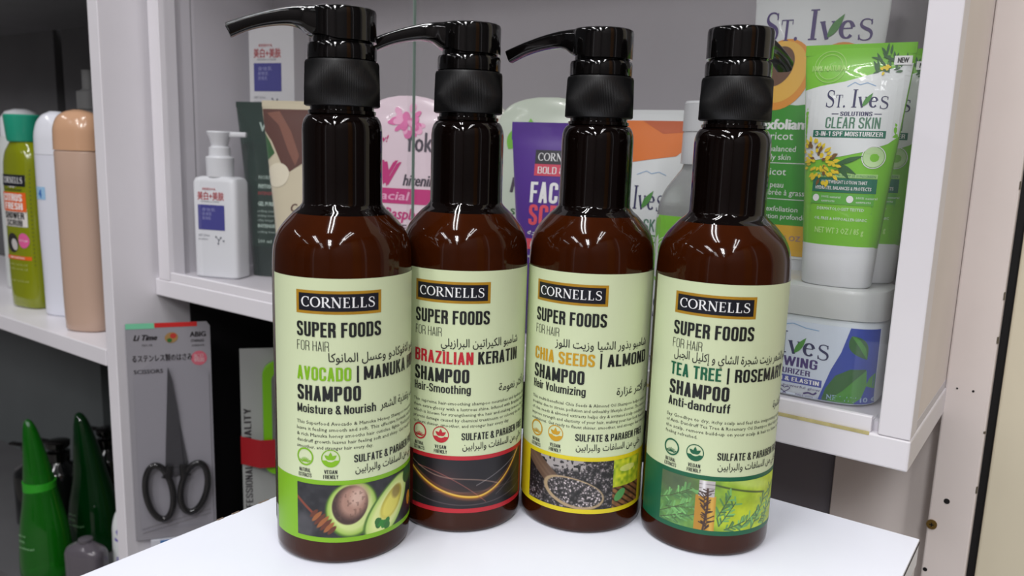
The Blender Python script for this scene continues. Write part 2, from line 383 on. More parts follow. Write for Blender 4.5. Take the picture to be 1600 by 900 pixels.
def vnoise(X, Y, s, seed=0):
    r = np.random.default_rng(seed); G = r.random((64, 64)); x = X/s; y = Y/s; i = np.floor(x).astype(int); j = np.floor(y).astype(int); fx = x-i; fy = y-j
    fx = fx*fx*(3-2*fx); fy = fy*fy*(3-2*fy); g = lambda a, b: G[a % 64, b % 64]
    return (g(i, j)*(1-fx)+g(i+1, j)*fx)*(1-fy)+(g(i, j+1)*(1-fx)+g(i+1, j+1)*fx)*fy

# superellipse-section solids (tubes, flat bottles, jars): profile rows (z, half width, half depth, exponent)
def mono(P, n):
    P = np.array(P, float); z = P[:, 0]; h = np.diff(z); D = np.diff(P, axis=0)/h[:, None]; M = np.zeros_like(P); M[0] = D[0]; M[-1] = D[-1]
    for i in range(1, len(z)-1):
        a, b = D[i-1], D[i]; w1, w2 = 2*h[i]+h[i-1], h[i]+2*h[i-1]; ok = a*b > 0
        M[i] = np.where(ok, (w1+w2)/(w1/np.where(ok, a, 1)+w2/np.where(ok, b, 1)), 0)
    out = []
    for i in range(len(h)):
        for k in range(n):
            t = k/n; out.append((1+2*t)*(1-t)**2*P[i]+t*(1-t)**2*h[i]*M[i]+t*t*(3-2*t)*P[i+1]+t*t*(t-1)*h[i]*M[i+1])
    out.append(P[-1]); return np.array(out)
class Solid:
    def __init__(s, prof, n=4): s.p = mono(prof, n) if n > 1 else np.array(prof, float)
    def at(s, z): return [np.interp(z, s.p[:, 0], s.p[:, k]) for k in (1, 2, 3)]
    def ring(s, z, N=64, row=None):
        hw, hd, e = row if row is not None else s.at(z); out = []
        for i in range(N):
            a = 2*PI*i/N; c, q = math.cos(a), math.sin(a)
            out.append((hw*math.copysign(abs(c)**(2/e), c), hd*math.copysign(abs(q)**(2/e), q), z))
        return out
    def mesh(s, mb, m, z0=None, z1=None, N=64, grow=0):
        rows = [r for r in s.p if (z0 is None or r[0] >= z0) and (z1 is None or r[0] <= z1)]
        rows = [list(r) for r in rows]
        if z0 is not None and rows[0][0] > z0+1e-4: rows.insert(0, [z0, *s.at(z0)])
        if z1 is not None and rows[-1][0] < z1-1e-4: rows.append([z1, *s.at(z1)])
        mb.rings([s.ring(r[0], N, (r[1]+grow, r[2]+grow, r[3])) for r in rows], m); return mb
    def front(s, u, v, off):
        hw, hd, e = s.at(v); q = min(.9995, abs(u)/max(hw, 1e-6))
        return (u, -hd*(1-q**e)**(1/e)-off, v)

# ------------------------------------------------------------------ materials
white_board = mat('white_laminate', (226, 223, 228), .35, noise=.05, nscale=9)
white_top = mat('white_table_laminate', (236, 239, 250), .38, noise=.03, nscale=14)
edge_board = mat('white_edge_band', (222, 219, 224), .45, noise=.05, nscale=20)
pink_board = mat('warm_white_board', (230, 221, 217), .55, noise=.07, nscale=12)
cream_wall = mat('cream_wall_paint', (222, 214, 190), .6, noise=.08, nscale=9)
dark_back = mat('dark_grey_board', (92, 92, 94), .6, noise=.12, nscale=16)
black_board = mat('black_board', (16, 15, 18), .6)
inner_board = mat('grey_white_inner_board', (205, 202, 208), .5, noise=.05, nscale=8)
glue = mat('yellowed_glue', (196, 184, 128), .7, noise=.3, nscale=120)
black_gloss = mat('black_gloss_plastic', (7, 6, 6), .08, .5, coat=.2)
black_matt = mat('black_ribbed_plastic', (17, 17, 18), .38)
amber_full = mat('amber_bottle_filled', (58, 22, 4), .07, .34, noise=.5, nscale=20)
amber_empty = mat('amber_bottle_empty', (9, 4, 3), .05, .45)
paper = mat('pale_green_label_paper', (205, 216, 176), .42)
ink = mat('black_ink', (28, 30, 30), .4)
gold = mat('gold_ink', (176, 132, 34), .35, noise=.2, nscale=150)
panel_black = mat('label_black_panel', (24, 25, 34), .35)
white_ink = mat('white_ink', (236, 236, 236), .4)
white_plastic = mat('white_plastic', (226, 228, 232), .3, coat=.2)

# ------------------------------------------------------------------ the room around
FLOOR = -760
struct('floor', MB().box(-3000, 1500, -3500, 1200, FLOOR-20, FLOOR, mat('shop_floor_tile', (150, 146, 142), .35, noise=.12, nscale=3)))
struct('wall_back', MB().box(-3000, 1500, 960, 990, FLOOR, 1900, mat('back_wall_paint', (170, 166, 166), .7, noise=.06, nscale=4)))
struct('gap_shade_strip', MB().box(-37.2, -32.3, 640, 688, FLOOR, 1100, black_board))  # black strip added in the gap, standing in for its shade
struct('wall_right', MB().box(-32, 420, 633, 690, FLOOR, 1100, cream_wall, 1.5))
# opposite side of the aisle, unseen; upright boards added for streaks in reflections
struct('wall_front', MB().box(-3000, 1500, -3500, -3460, FLOOR, 1900, mat('aisle_wall_paint', (112, 106, 106), .7, noise=.1, nscale=3)))
struct('streak_trim_5', MB().box(-420, -300, -3458, -3430, FLOOR, 1900, white_board))
struct('streak_trim_6', MB().box(-1400, -700, -3458, -3440, FLOOR, 1900, mat('streak_dark_board', (58, 52, 52), .6)))
struct('wall_side', MB().box(1500, 1540, -3500, 990, FLOOR, 1900, mat('aisle_side_paint', (96, 92, 92), .7, noise=.1, nscale=3)))
struct('streak_trim_7', MB().box(1470, 1498, -620, -180, FLOOR, 1900, mat('streak_wood_board', (142, 98, 56), .6)))
struct('streak_trim_8', MB().box(1470, 1498, 60, 150, FLOOR, 1900, white_board))

# ------------------------------------------------------------------ upright board beside the cabinet, lower back boards
t = thing('upright_board', 'tall off-white upright board edge with screw and holes beside the cream wall', 'board', (-52, 628, FLOOR))
mb = MB(); mb.box(-13.5, 14.5, 0, 60, 0, 1860, pink_board, 1.2); mb.build('board', t, 0)
def disc_y(mb, x, z, r, y0, y1, m, n=20): mb.rings([[(x+r*math.cos(2*PI*i/n), y, z+r*math.sin(2*PI*i/n)) for i in range(n)] for y in (y1, y0)], m)
brass = mat('brass_screw', (138, 112, 58), .35, metal=.8)
mb = MB(); disc_y(mb, -10.5, 708, 3.6, -1.2, .5, brass); disc_y(mb, -10.5, 708, 2.4, -1.5, -1.1, brass)
mb.box(-12, -9, -1.7, -1.3, 707.6, 708.4, black_board); mb.box(-10.9, -10.1, -1.7, -1.3, 706.5, 709.5, black_board)
tag(mb.build('screw', t, 30), 'brass cross-head screw')
for x, z, r in ((-3, 728, 2.0), (-11, 672, 1.5), (4, 812, .8), (-6, 812, .7)):
    mb = MB(); disc_y(mb, x, z, r, -.25, .3, black_board); mb.build('screw_hole', t, 0)
for k in range(26):
    if random.random() < .35: continue
    z = 340+k*34+random.uniform(-14, 14); mb = MB(); mb.box(random.uniform(13.4, 14.1), 14.8, -.3, 2, z, z+random.uniform(1.2, 7), mat('chipped_edge', (96, 88, 74), .8)); mb.build('edge_chip', t, 0)
mb = MB(); mb.box(-139, -67, 655, 673, -470, 30, pink_board)
struct('trim_1', mb)
mb = MB(); mb.box(-838, -190, 674, 690, -470, 30, black_board)
struct('trim_2', mb)
mb = MB(); mb.box(-300, -141, 662, 673, -470, 30, mat('charcoal_board', (128, 124, 132), .6, noise=.1, nscale=10))
struct('trim_3', mb)
struct('recess_shade_panel', MB().box(-839.6, -837, 531, 672, -449, 31, black_board))  # black panel added over the divider face, darkening the shadowed recess

# ------------------------------------------------------------------ glass display cabinet
cab = thing('display_cabinet', 'white display cabinet with sliding glass panes standing behind the four amber bottles', 'cabinet', (0, 0, 0))
XL, XR, YF, YB, ZT = -839.5, -64.5, 490, 650, 430
MB().box(XL, XR, YF, YB, 32, 51, white_board, 1.2).build('base_board', cab, 0)
MB().box(XL+1, XR-1, YF+6, YB-8, 51, 57, inner_board).build('inner_floor', cab, 0)
MB().box(-82.5, XR-.5, YF, YF+20, 51, ZT, white_board, .8).build('front_post', cab, 0)
MB().box(-82.5, XR-1.2, YF+20, YB, 51, ZT, pink_board, .6).build('side_panel', cab, 0)
MB().box(-832, -812, YF, YF+20, 51, ZT, white_board, .8).build('front_post', cab, 0)
mb = MB(); mb.box(-832, -818, YF+20, 531, 57, ZT, inner_board); mb.box(-832, -819, 533, YB, 57, ZT, inner_board); mb.box(-832, -826, 531, 533, 57, ZT, black_board)
mb.build('side_panel', cab, 0)
MB().box(-819, -82.5, YB-8, YB, 57, ZT, mat('inner_back_board', (176, 172, 176), .6, noise=.06, nscale=6)).build('back_panel', cab, 0)
MB().box(XL, XR, YF, YB, ZT, ZT+18, white_board, 1).build('top_board', cab, 0)
mb = MB(); mb.box(-811, -86.5, YF+1, YF+5, 51, 60.5, white_board, .6); mb.box(-811, -86.5, YF+5, YF+18, 51, 57.5, inner_board, .3); mb.build('bottom_rail', cab, 0)
mb = MB(); mb.box(-300, -87, YF-.25, YF+.5, 49.6, 51.6, glue); tag(mb.build('glue_line', cab, 0), 'yellowed glue line along the rail')
pane = mat_glass('cabinet_glass', (.985, .985, .985), 1.5, .02)
edge = mat('glass_edge', (120, 140, 130), .3)
mb = MB(); mb.box(-811, -458, YF+6, YF+9, 57.6, ZT, pane); mb.box(-458, -457.4, YF+6, YF+9, 57.6, ZT, edge); mb.build('glass_pane', cab, 0)
mb = MB(); mb.box(-468, -84, YF+11, YF+14, 57.6, ZT, pane); mb.build('glass_pane', cab, 0)
FL = 57.3
# ------------------------------------------------------------------ shelf unit on the left
GAP = (-1335, -1308, -1412, -1385)
un = thing('shelf_unit', 'white open shelf unit left of the glass cabinet, one shelf of bottles above another', 'shelf', (0, 0, 0))
MB().box(-860, -840, 441, 700, FLOOR, 900, white_board, 1).build('side_board', un, 0)
MB().box(-2000, -860.5, 440, 665, -45, -26, white_board, 1).build('shelf_board', un, 0)
MB().box(-2000, -860.5, 450, 700, -440, -420, dark_back).build('shelf_board', un, 0)
MB().box(-2000, GAP[0], 672, 690, -420, -46, mat('grey_green_board', (92, 97, 98), .6, noise=.15, nscale=7)).build('back_board', un, 0)
MB().box(-2000, GAP[2], 666, 684, -26, 800, dark_back).build('back_board', un, 0)
MB().box(GAP[1], -861, 672, 690, -420, -46, mat('grey_green_board', (104, 110, 110))).build('back_board', un, 0)
MB().box(GAP[3], -861, 666, 684, -26, 800, dark_back).build('back_board', un, 0)
MB().box(-2000, -861, 690, 702, -420, 800, black_board).build('back_board', un, 0)
MB().box(-2000, -861, 470, 665, 372, 390, dark_back).build('shelf_board', un, 0)
MB().box(-2020, -2001, 441, 700, FLOOR, 900, white_board, 1).build('side_board', un, 0)
struct('trim_4', MB().box(-839, -67, 450, 654, -470, -450, dark_back))

# ------------------------------------------------------------------ display table
tb = thing('display_table', 'white laminate display table the four amber bottles stand on', 'table', (0, 0, FLOOR))
H = -FLOOR
MB().box(-370.5, -52.5, 20, 478, H-16, H, white_top, .5).build('table_top', tb, 0)
mb = MB(); mb.box(-52.5, -52.2, 20, 478, H-2.6, H-1.4, mat('dark_seam', (60, 56, 58), .7)); mb.build('edge_seam', tb, 0)
for x0, x1 in ((-370, -354), (-69, -53)): MB().box(x0, x1, 22, 477, 0, H-16, edge_board, .5).build('side_board', tb, 0)
MB().box(-354, -69, 460, 476, 0, H-16, edge_board).build('back_board', tb, 0)
chip = mat('chipped_board_core', (120, 104, 92), .9)
for y, l in ((318, 16), (296, 3), (277, 7), (258, 5), (248, 4), (340, 4)): MB().box(-371.0, -369.6, y-l/2, y+l/2, H-1.6, H+.12, chip).build('edge_chip', tb, 0)

# ------------------------------------------------------------------ shampoo bottles
PROF = [(32.2, 0), (34, .6), (34.8, 2), (35, 4.5), (35, 10), (35, 144)]
SHO = catmull([(35, 146), (34.85, 151), (34.1, 158.5), (31.2, 166), (25.2, 173.3), (21.6, 176.6), (20.0, 178.6)], 6)
NECK = [(19.8, 180), (19.7, 190), (19.7, 214.5), (19.4, 217.5), (18.6, 220), (17.3, 221.8), (15.8, 222.4)]
FIN = [(15.8, 222.4), (16.6, 222.6), (16.6, 224.2), (15.6, 224.5), (15.6, 228)]
class Emblem: pass
def cyl(R, th0):
    def f(u, v, off): a = th0+u/R; r = R+off; return (r*math.cos(a), r*math.sin(a), v)
    return f
# printed pictures: x right, y up, mm
def pic_avocado(X, Y, W, H):
    c = np.tile(np.array([30., 30, 34]), (len(X), 1)); n = vnoise(X, Y, 2.2, 1)
    c += (n*22-8)[:, None]; c = blend(c, emask(X, Y, 4, 5, 6, 7, 0, .6)*.6, (86, 84, 88))
    c = blend(c, emask(X, Y, 28.5, 14.5, 13.2, 15, -.15), (74, 112, 30)); c = blend(c, emask(X, Y, 28.5, 14.8, 12.3, 14, -.15), (138, 176, 64))
    c = blend(c, emask(X, Y, 28.5, 15, 11, 12.8, -.15, .3), (196, 212, 136))
    c = blend(c, emask(X, Y, 27.5, 17, 8.8, 10.4, -.25), (64, 44, 38)); c = blend(c, emask(X, Y, 29.2, 19, 7, 8.6, -.3, .5), (166, 128, 112))
    c = blend(c, emask(X, Y, 31, 21, 3.2, 4.6, -.3, .9)*.7, (214, 184, 168)); c = blend(c, (vnoise(X, Y, 1.2, 4) > .72)*emask(X, Y, 27.5, 17, 8, 9.5)*.4, (96, 70, 60))
    r = .83
    c = blend(c, emask(X, Y, 49, 11, 19.5, 10.2, r), (70, 108, 36)); c = blend(c, emask(X, Y, 49.4, 11.2, 18.6, 9.4, r), (170, 202, 104))
    c = blend(c, emask(X, Y, 49.6, 11.4, 16.5, 8, r, .35), (216, 226, 150)); c = blend(c, emask(X, Y, 51, 13.5, 9.6, 5.6, r, .15), (176, 164, 60))
    c = blend(c, emask(X, Y, 50.4, 12.4, 8.4, 4.9, r, .5), (222, 214, 96)); c = blend(c, emask(X, Y, 54, 18, 3.4, 3.2, r, .5)*.7, (128, 108, 60))
    for q in range(9):
        a, b = 41+RNG.random()*7, 1+RNG.random()*5; c = blend(c, emask(X, Y, a, b, 2, 1.5, RNG.random()*3), (44, 100+RNG.random()*40, 44))
    c = line(c, X, Y, [(0, 20), (9, 12.5)], 1.0, (128, 58, 36), .6)
    for k in range(7):
        t = k/6; c = blend(c, emask(X, Y, 9.5+9*t, 12.4-8.4*t, 1.1, 3.0+1.4*math.sin(PI*t), -.75, .3), ((150, 88, 44) if k % 2 else (96, 46, 26)))
    c = blend(c, emask(X, Y, 66, 24, 6, 5, .4), (40, 84, 40)); c = blend(c, emask(X, Y, 68, 9, 3, 4), (196, 130, 30))
    return c
def pic_hair(X, Y, W, H):
    c = np.tile(np.array([24., 21, 27]), (len(X), 1))
    c = blend(c, np.exp(-(((X-19)/9)**2+((Y-16)/6)**2))*.5, (92, 44, 46)); c = blend(c, np.exp(-(((X-32)/16)**2+((Y-9)/5)**2))*.5, (70, 46, 38))
    def cur(f, w, rgb, a=1.): return blend(c, np.exp(-((Y-f)/w)**2)*a, rgb)
    main = 6.2+14*((38-X)/38)**2*(X < 38)+26*((np.maximum(X, 38)-38)/34)**1.7
    c = cur(main, 1.7, (124, 66, 30), .75); c = cur(main+.2, .8, (214, 158, 34), .95); c = cur(main+.5, .3, (246, 214, 110), .8)
    c = cur(main+2.2, .5, (134, 82, 60), .55); c = cur(main-1.3, .4, (112, 70, 60), .6)
    c = blend(c, np.exp(-((Y-(24.5-.26*X-2*np.sin(X/9)))/.35)**2)*(X < 52)*.7, (170, 140, 124)); c = blend(c, np.exp(-((Y-(22-.012*(X-4)**2))/.3)**2)*(X < 44)*(X > 4)*.6, (190, 110, 96))
    c = blend(c, np.exp(-((Y-(13+.45*(X-38)))/.35)**2)*(X > 38)*.55, (176, 170, 170)); c = blend(c, np.exp(-((Y-(9+.03*(X-20)**1))/.3)**2)*(X > 14)*.25, (180, 150, 140))
    c = blend(c, np.exp(-((Y-(2+.0035*(X-34)**2))/.3)**2)*.45, (150, 130, 130)); c = blend(c, np.exp(-((Y-(6+.6*(X-50)))/.28)**2)*(X > 50)*.4, (170, 160, 160))
    return c
def pic_chia(X, Y, W, H):
    r = np.random.default_rng(5); N = 1900; P = r.random((N, 2))*[W+2, H+2]; pc = r.random(N); best = np.full(len(X), 9.); idx = np.zeros(len(X), int)
    for i in range(N):
        d = np.hypot(X-P[i, 0], Y-P[i, 1]); k = d < best; best[k] = d[k]; idx[k] = i
    tone = 48+pc[idx]**2*165; tone = tone*np.clip(1.3-best/.8, .4, 1)
    seeds = np.stack([tone*1.02, tone*.96, tone*.97], -1); c = seeds*.8
    dark = np.clip(1-X/15, 0, 1)*np.clip(Y/12, 0, 1); c = blend(c, dark*.8, (22, 16, 18))
    back = np.clip((Y-(19.5+.05*X))/2, 0, 1)*(X > 9)*(X < 36); c = blend(c, back*(vnoise(X, Y, 1.3, 3) < .66), (158, 152, 150))
    wood, rim = (96, 74, 58), (168, 146, 112)
    hd, _ = segd(X, Y, (3, 26), (20, 13)); c = blend(c, np.clip((4.6-hd)/.4, 0, 1), wood); c = blend(c, np.exp(-((hd-1.2)/.9)**2)*.4, (128, 104, 84))
    e = emask(X, Y, 29.5, 9, 17.8, 8.6, -.22, .05); c = blend(c, e, rim); inner = emask(X, Y, 30.2, 9.3, 16, 7.4, -.22, .05)
    c = c*(1-inner[:, None])+(seeds*1.08)*inner[:, None]
    g = (X > 52); n = vnoise(X, Y, 2, 8); gr = np.stack([120+n*100, 150+n*70, 30+n*20], -1)
    low = (Y < 12)
    al = np.stack([92+n*60, 62+n*40, 40+n*20], -1)
    rt = np.where(low[:, None], al*np.clip(np.abs(np.sin((X*.7+Y)*.9))[:, None]+.25, .3, 1), gr)
    c = np.where(g[:, None], rt, c); c = blend(c, emask(X, Y, 57, 7, 4.4, 2.6, .7)*1., (86, 150, 84)); c = blend(c, emask(X, Y, 62, 22, 6, 2, 0)*.6, (236, 232, 160))
    return c
def pic_rosemary(X, Y, W, H):
    n = vnoise(X, Y, 5, 2); n2 = vnoise(X, Y, 1.6, 9); f = np.clip(X/W*1.5-.25, 0, 1)
    c = np.stack([76+f*92+n*44-n2*16, 122+f*66+n*46-n2*16, 58-f*36+n*24], -1)
    c = blend(c, emask(X, Y, 8, 24, 13, 8, 0, .9)*.75, (76, 84, 66)); c = blend(c, emask(X, Y, 41, 8, 12, 8, 0, .9)*.55, (206, 212, 24)); c = blend(c, emask(X, Y, 50, 26, 14, 3, -.25, .9)*.5, (206, 226, 150))
    c = line(c, X, Y, [(30, 25.5), (44, 22.5), (60, 19)], .8, (60, 76, 40), .9)
    r = np.random.default_rng(3)
    for (a, b) in (((0, 4), (17, 14)), ((0, 12), (15, 19)), ((5, 1), (20, 8)), ((33, 3), (41, 16)), ((44, 1), (56, 10)), ((52, 0), (62, 17)), ((36, 1), (47, 5)), ((58, 2), (70, 12)), ((1, 1), (14, 7)), ((4, 8), (20, 12)), ((8, 16), (18, 22)), ((62, 0), (68, 20)), ((32, 8), (38, 20))):
        for k in range(15):
            t = k/14; px, py = a[0]+(b[0]-a[0])*t, a[1]+(b[1]-a[1])*t; an = math.atan2(b[1]-a[1], b[0]-a[0])+r.choice([-1, 1])*r.uniform(.5, 1.1); L = r.uniform(2.4, 5)
            g = r.uniform(.75, 1.3); c = line(c, X, Y, [(px, py), (px+L*math.cos(an), py+L*math.sin(an))], .6, (96*g, 146*g, 84*g), .5)
        c = line(c, X, Y, [a, b], .3, (70, 84, 50))
    v = (X > 20)*(X < 30.5)*(Y < 19.3)*1.; c = blend(c, v, (176, 128, 40)); c = blend(c, v*np.exp(-((X-28.6)/1.5)**2)*.6, (222, 184, 90))
    v2 = (X > 21.6)*(X < 29.6)*(Y >= 18.8)*(Y < 27.5)*1.; c = blend(c, v2, (182, 176, 176)); c = blend(c, v2*(np.abs(np.sin(Y*1.35)) < .3), (128, 122, 124)); c = blend(c, v2*np.exp(-((X-24)/1.1)**2), (226, 224, 226))
    for k in range(30):
        y = .5+k*.74; px = 25.6+1.0*math.sin(y*.3); an = r.choice([.5, 2.6])+r.uniform(-.4, .4); L = r.uniform(2, 4.2); c = line(c, X, Y, [(px, y), (px+L*math.cos(an), y+L*math.sin(an))], .42, (58, 40, 34), .5)
    c = line(c, X, Y, [(24.8, 0), (26.4, 12), (26, 23)], .7, (66, 44, 36))
    return c

PAR = ['This supreme', '']
VAR = [
 dict(acc=(124, 178, 22), w1='AVOCADO', w1u=(0, 27.2), w2='MANUKA HONEY', w2u=(33.2, 84), bar=30.3, sub='Moisture & Nourish', subw=39.8, subh=4.4, subv=79,
      ar1='شامبو الافوكادو وعسل المانوكا', ar1u=(16.4, 78), ar2='ترطيب وتغذية الشعر', ar2u=(42, 80), pic=pic_avocado, band='solid',
      par=['This Superfood Avocado & Manuka Honey Shampoo nourishes hair', 'leave it feeling smooth and soft. This effective formula crafted with', '& rich Manuka honey smooths hair cuticles, fights Trichoptilosis and', 'dandruff growth leaves hair feeling soft and shiny. Get ready to flaunt', 'smoother, and stronger hair every day.']),
 dict(acc=(186, 36, 48), w1='BRAZILIAN', w1u=(0, 33.8), w2='KERATIN', w2u=(36.3, 62.6), bar=None, sub='Hair-Smoothing', subw=33, subh=4.6, subv=79.6,
      ar1='شامبو الكيراتين البرازيلي', ar1u=(16.4, 62.8), ar2='شعر أكثر نعومة', ar2u=(49, 82), pic=pic_hair, band='line',
      par=['This supreme hair-smoothing shampoo nourishes and hydrates hair', 'them extra-glossy with a lustrous shine. Infused with Brazilian keratin', 'which is known for strengthening the hair and making it more smooth', 'prevent damage caused by chemical treatments or coloring the hair. Get', 'to flaunt shinier, smoother, and stronger hair every day.']),
 dict(acc=(196, 150, 30), w1='CHIA SEEDS', w1u=(0, 36.9), w2='ALMOND', w2u=(43.7, 72), bar=40.2, sub='Hair Volumizing', subw=33, subh=4.6, subv=79.4,
      ar1='شامبو بذور الشيا وزيت اللوز', ar1u=(14.6, 71.6), ar2='شعر أكثر غزارة', ar2u=(50, 82), pic=pic_chia, band='yellow',
      par=['This multi-beneficial Chia Seeds & Almond Oil Shampoo helps control', 'troubles due to stress, pollution and unhealthy lifestyle choices. The essence', 'of chia seeds & almond extracts helps dry & irritated scalp condition. It', 'improve strength and elasticity of your hair, making your hair look beautiful', 'voluminous. Get ready to flaunt shinier, smoother, and stronger hair every day.']),
 dict(acc=(18, 92, 62), w1='TEA TREE', w1u=(0, 27.2), w2='ROSEMARY', w2u=(33.9, 68), bar=30.5, sub='Anti-dandruff', subw=33, subh=4.8, subv=79.2,
      ar1='شامبو للشعر بزيت شجرة الشاي و إكليل الجبل', ar1u=(1.5, 78), ar2='ضد القشرة', ar2u=(61, 82), pic=pic_rosemary, band='solid',
      par=['Say Goodbye to dry, itchy scalp and feel the invigorating sensation', 'of Anti- Dandruff Tea Tree & Rosemary Oil Shampoo that helps refresh', 'the scalp, remove build-up on your scalp & hair to leave it clean', 'feeling refreshed.']),
]
def shampoo(i, loc, text_ang, noz_ang, label, head_drop=0):
    V = VAR[i]
    t = thing('shampoo_bottle', label, 'bottle', (*loc, .2), 0, 'amber pump shampoo bottles')
    # body: amber plastic, filled up to the neck
    n = 96; mb = MB(); k_ = next(j for j, q in enumerate(SHO) if q[1] > 173.4); mb.lathe(PROF+[tuple(q) for q in SHO[:k_+1]], amber_full, n, cap1=False)
    mb.lathe([tuple(q) for q in SHO[k_:]]+NECK+FIN, amber_empty, n, cap0=False); mb.build('bottle_body', t, 50)
    # screw collar, fine vertical ribs
    n = 264; rows = [(17.6, 226.2), (18.5, 226.8), (18.35, 236), (18.0, 246.6), (17.6, 247.8), (16.2, 248.2), (15.2, 248.2)]; rg = []
    for k, (r, z) in enumerate(rows):
        rib = .34 if 1 <= k <= 3 else 0
        rg.append([((r-rib*(q % 2))*math.cos(2*PI*q/n), (r-rib*(q % 2))*math.sin(2*PI*q/n), z) for q in range(n)])
    mb = MB(); mb.rings(rg, black_matt); mb.build('ribbed_collar', t, 60)
    mb = MB(); mb.lathe([(16, 248.2), (16.8, 248.5), (16.9, 250), (16.9, 254.4), (16.4, 255.8), (15.2, 256.3), (14.6, 256.4), (14.5, 256.5), (14.4, 258), (14, 262)], black_gloss, 72)
    mb.build('lock_ring', t, 30)
    # pump head with curved nozzle (points along +x before turning)
    hz = 0; n = 96; rg = []
    def hb(a): s = max(0, (math.cos(a)-.15)/.85); return 257.2+2.6*(3*s*s-2*s**3)
    outer = [(1, 0), (1, .02), (1, .3), (1, .75), (1, .9), (.975, .965), (.92, 1), (.6, 1.02), (.01, 1.03)]
    for rr, q in outer:
        rg.append([(16.7*rr*math.cos(2*PI*k/n), 16.7*rr*math.sin(2*PI*k/n), hb(2*PI*k/n)+(272.2-hb(2*PI*k/n))*q if q <= .9 else 257.2+(272.6-257.2)*q) for k in range(n)])
    inn = [[(15.6*math.cos(2*PI*k/n), 15.6*math.sin(2*PI*k/n), hb(2*PI*k/n)) for k in range(n)], [(9*math.cos(2*PI*k/n), 9*math.sin(2*PI*k/n), 265) for k in range(n)]]
    mb = MB(); mb.rings(inn[::-1]+rg, black_gloss)
    o = mb.build('pump_head', t, 35); o.rotation_euler[2] = R_(noz_ang); mb = MB()
    # nozzle: loft of rounded rectangles (s, top, bottom, half width)
    sec = catmull([(3, 272.7, 257.6, 12), (10, 272.8, 257.9, 11), (15.5, 272.7, 259.4, 9), (20, 272.3, 262.4, 7.2), (26, 271.3, 263.2, 6.0), (35, 268.9, 261.9, 5.3), (44, 265.7, 259.3, 4.9), (52.5, 261.9, 255.6, 4.6)], 5); rg = []
    for s, zt, zb, w in sec:
        zm, hh = (zt+zb)/2, (zt-zb)/2; e = 4.5; lean = .42*(max(0, s-40)/13)
        rr = []
        for k in range(32):
            a = 2*PI*k/32; c, q = math.cos(a), math.sin(a)
            dy = w*math.copysign(abs(c)**(2/e), c); dz = hh*math.copysign(abs(q)**(2/e), q); rr.append((s+lean*dz, dy, zm+dz))
        rg.append(rr)
    hole = [[(p[0]*1+(-1.2 if d else 0), p[1]*.72, rg[-1][0][2]+(p[2]-rg[-1][0][2])*.66) for p in rg[-1]] for d in (0, 1)]
    mb.rings(rg+[hole[0], hole[1]], black_gloss, True, True)
    mb.build('nozzle', o, 35)
    # wrap-round label
    surf = cyl(35, R_(text_ang)); lb = MB(); acc = mat('accent_ink_%d' % i, V['acc'], .4); bandc = mat('band_yellow', (214, 196, 28), .4) if V['band'] == 'yellow' else acc
    g = quad(-19.5, 193, 12, 145.6, 150, 4); 
    # rounded corners: pull in the end columns
    put(lb, g, surf, paper, .12)
    def P(g, m, off=.34): put(lb, g, surf, m, off)
    P(quad(0, 42.3, 128.4, 139.7, 30, 1), gold, .2); P(quad(1.5, 40.8, 129.8, 138.3, 30, 1), panel_black, .26)
    P(serif('CORNELLS', 3.0, 131.7, 5.0, 36.2), white_ink)
    P(cond('SUPER FOODS', .2, 117.2, 7.3, 42, .175), ink); P(cond('FOR HAIR', .2, 110.3, 4.8, 16.5, .065, .1), ink)
    a0, a1 = V['ar1u']; P(arabic(V['ar1'], a0, 105.2, a1-a0, 4.6), ink)
    P(cond(V['w1'], V['w1u'][0], 95.6, 6.8, V['w1u'][1]-V['w1u'][0], .165), acc)
    if V['bar']: P(quad(V['bar']-.5, V['bar']+.5, 94.6, 103), ink)
    P(cond(V['w2'], V['w2u'][0], 95.6, 6.8, V['w2u'][1]-V['w2u'][0], .165), ink)
    P(cond('SHAMPOO', 0, 85.4, 7.6, 31.8, .185), ink)
    P(cond(V['sub'], -.2, V['subv'], V['subh'], V['subw'], .155), ink)
    a0, a1 = V['ar2u']; P(arabic(V['ar2'], a0, 79.6, a1-a0, 4.4), ink)
    for k, s in enumerate(V['par']):
        last = k == len(V['par'])-1; P(text(s, -.7, 73.2-3.1*k, 1.75, (len(s)*1.02 if last else 77), .0, 1), ink, .3)
    # two round seals
    def ring(cx, cy, r0, w, m): P(stroke(ell(cx, cy, r0, r0, 0, 36), w, True), m, .3)
    ring(3.9, 56.2, 4.2, .85, acc); ring(17.1, 56.3, 4.35, .5, acc)
    for k in range(9):
        a = -PI+PI*k/8; P(stroke([(3.9, 53.6), (3.9+2.9*math.cos(-a)*.9, 53.8+2.1*abs(math.sin(a)))], .32), acc, .3)
    P(stroke([(.8, 54.6), (2.4, 53.4), (3.9, 54.4), (5.4, 53.4), (7, 54.6)], .4), acc, .3)
    P(poly(ell(17.1, 56.3, 4.3, 4.3, 0, 20, PI+.25, 2*PI-.25)), acc, .3)
    for an, L in ((90, 4), (38, 3.8), (142, 3.8)): P(poly(leaf2(17.1, 55.6, L, .95, R_(an))), acc, .3)
    for cx, a, b in ((3.7, 'NATURAL', 'EXTRACTS'), (17.1, 'VEGAN', 'FRIENDLY')):
        P(cond(a, cx-3.2, 48.3, 2.0, 6.4), ink, .3); P(cond(b, cx-3.7, 45.7, 2.0, 7.4), ink, .3)
    P(cond('SULFATE & PARABEN FREE', 28.4, 53.8, 4.0, 44.6, .16), ink); P(arabic('خلي من السلفات والبرابين', 29, 48.6, 42.5, 3.9), ink)
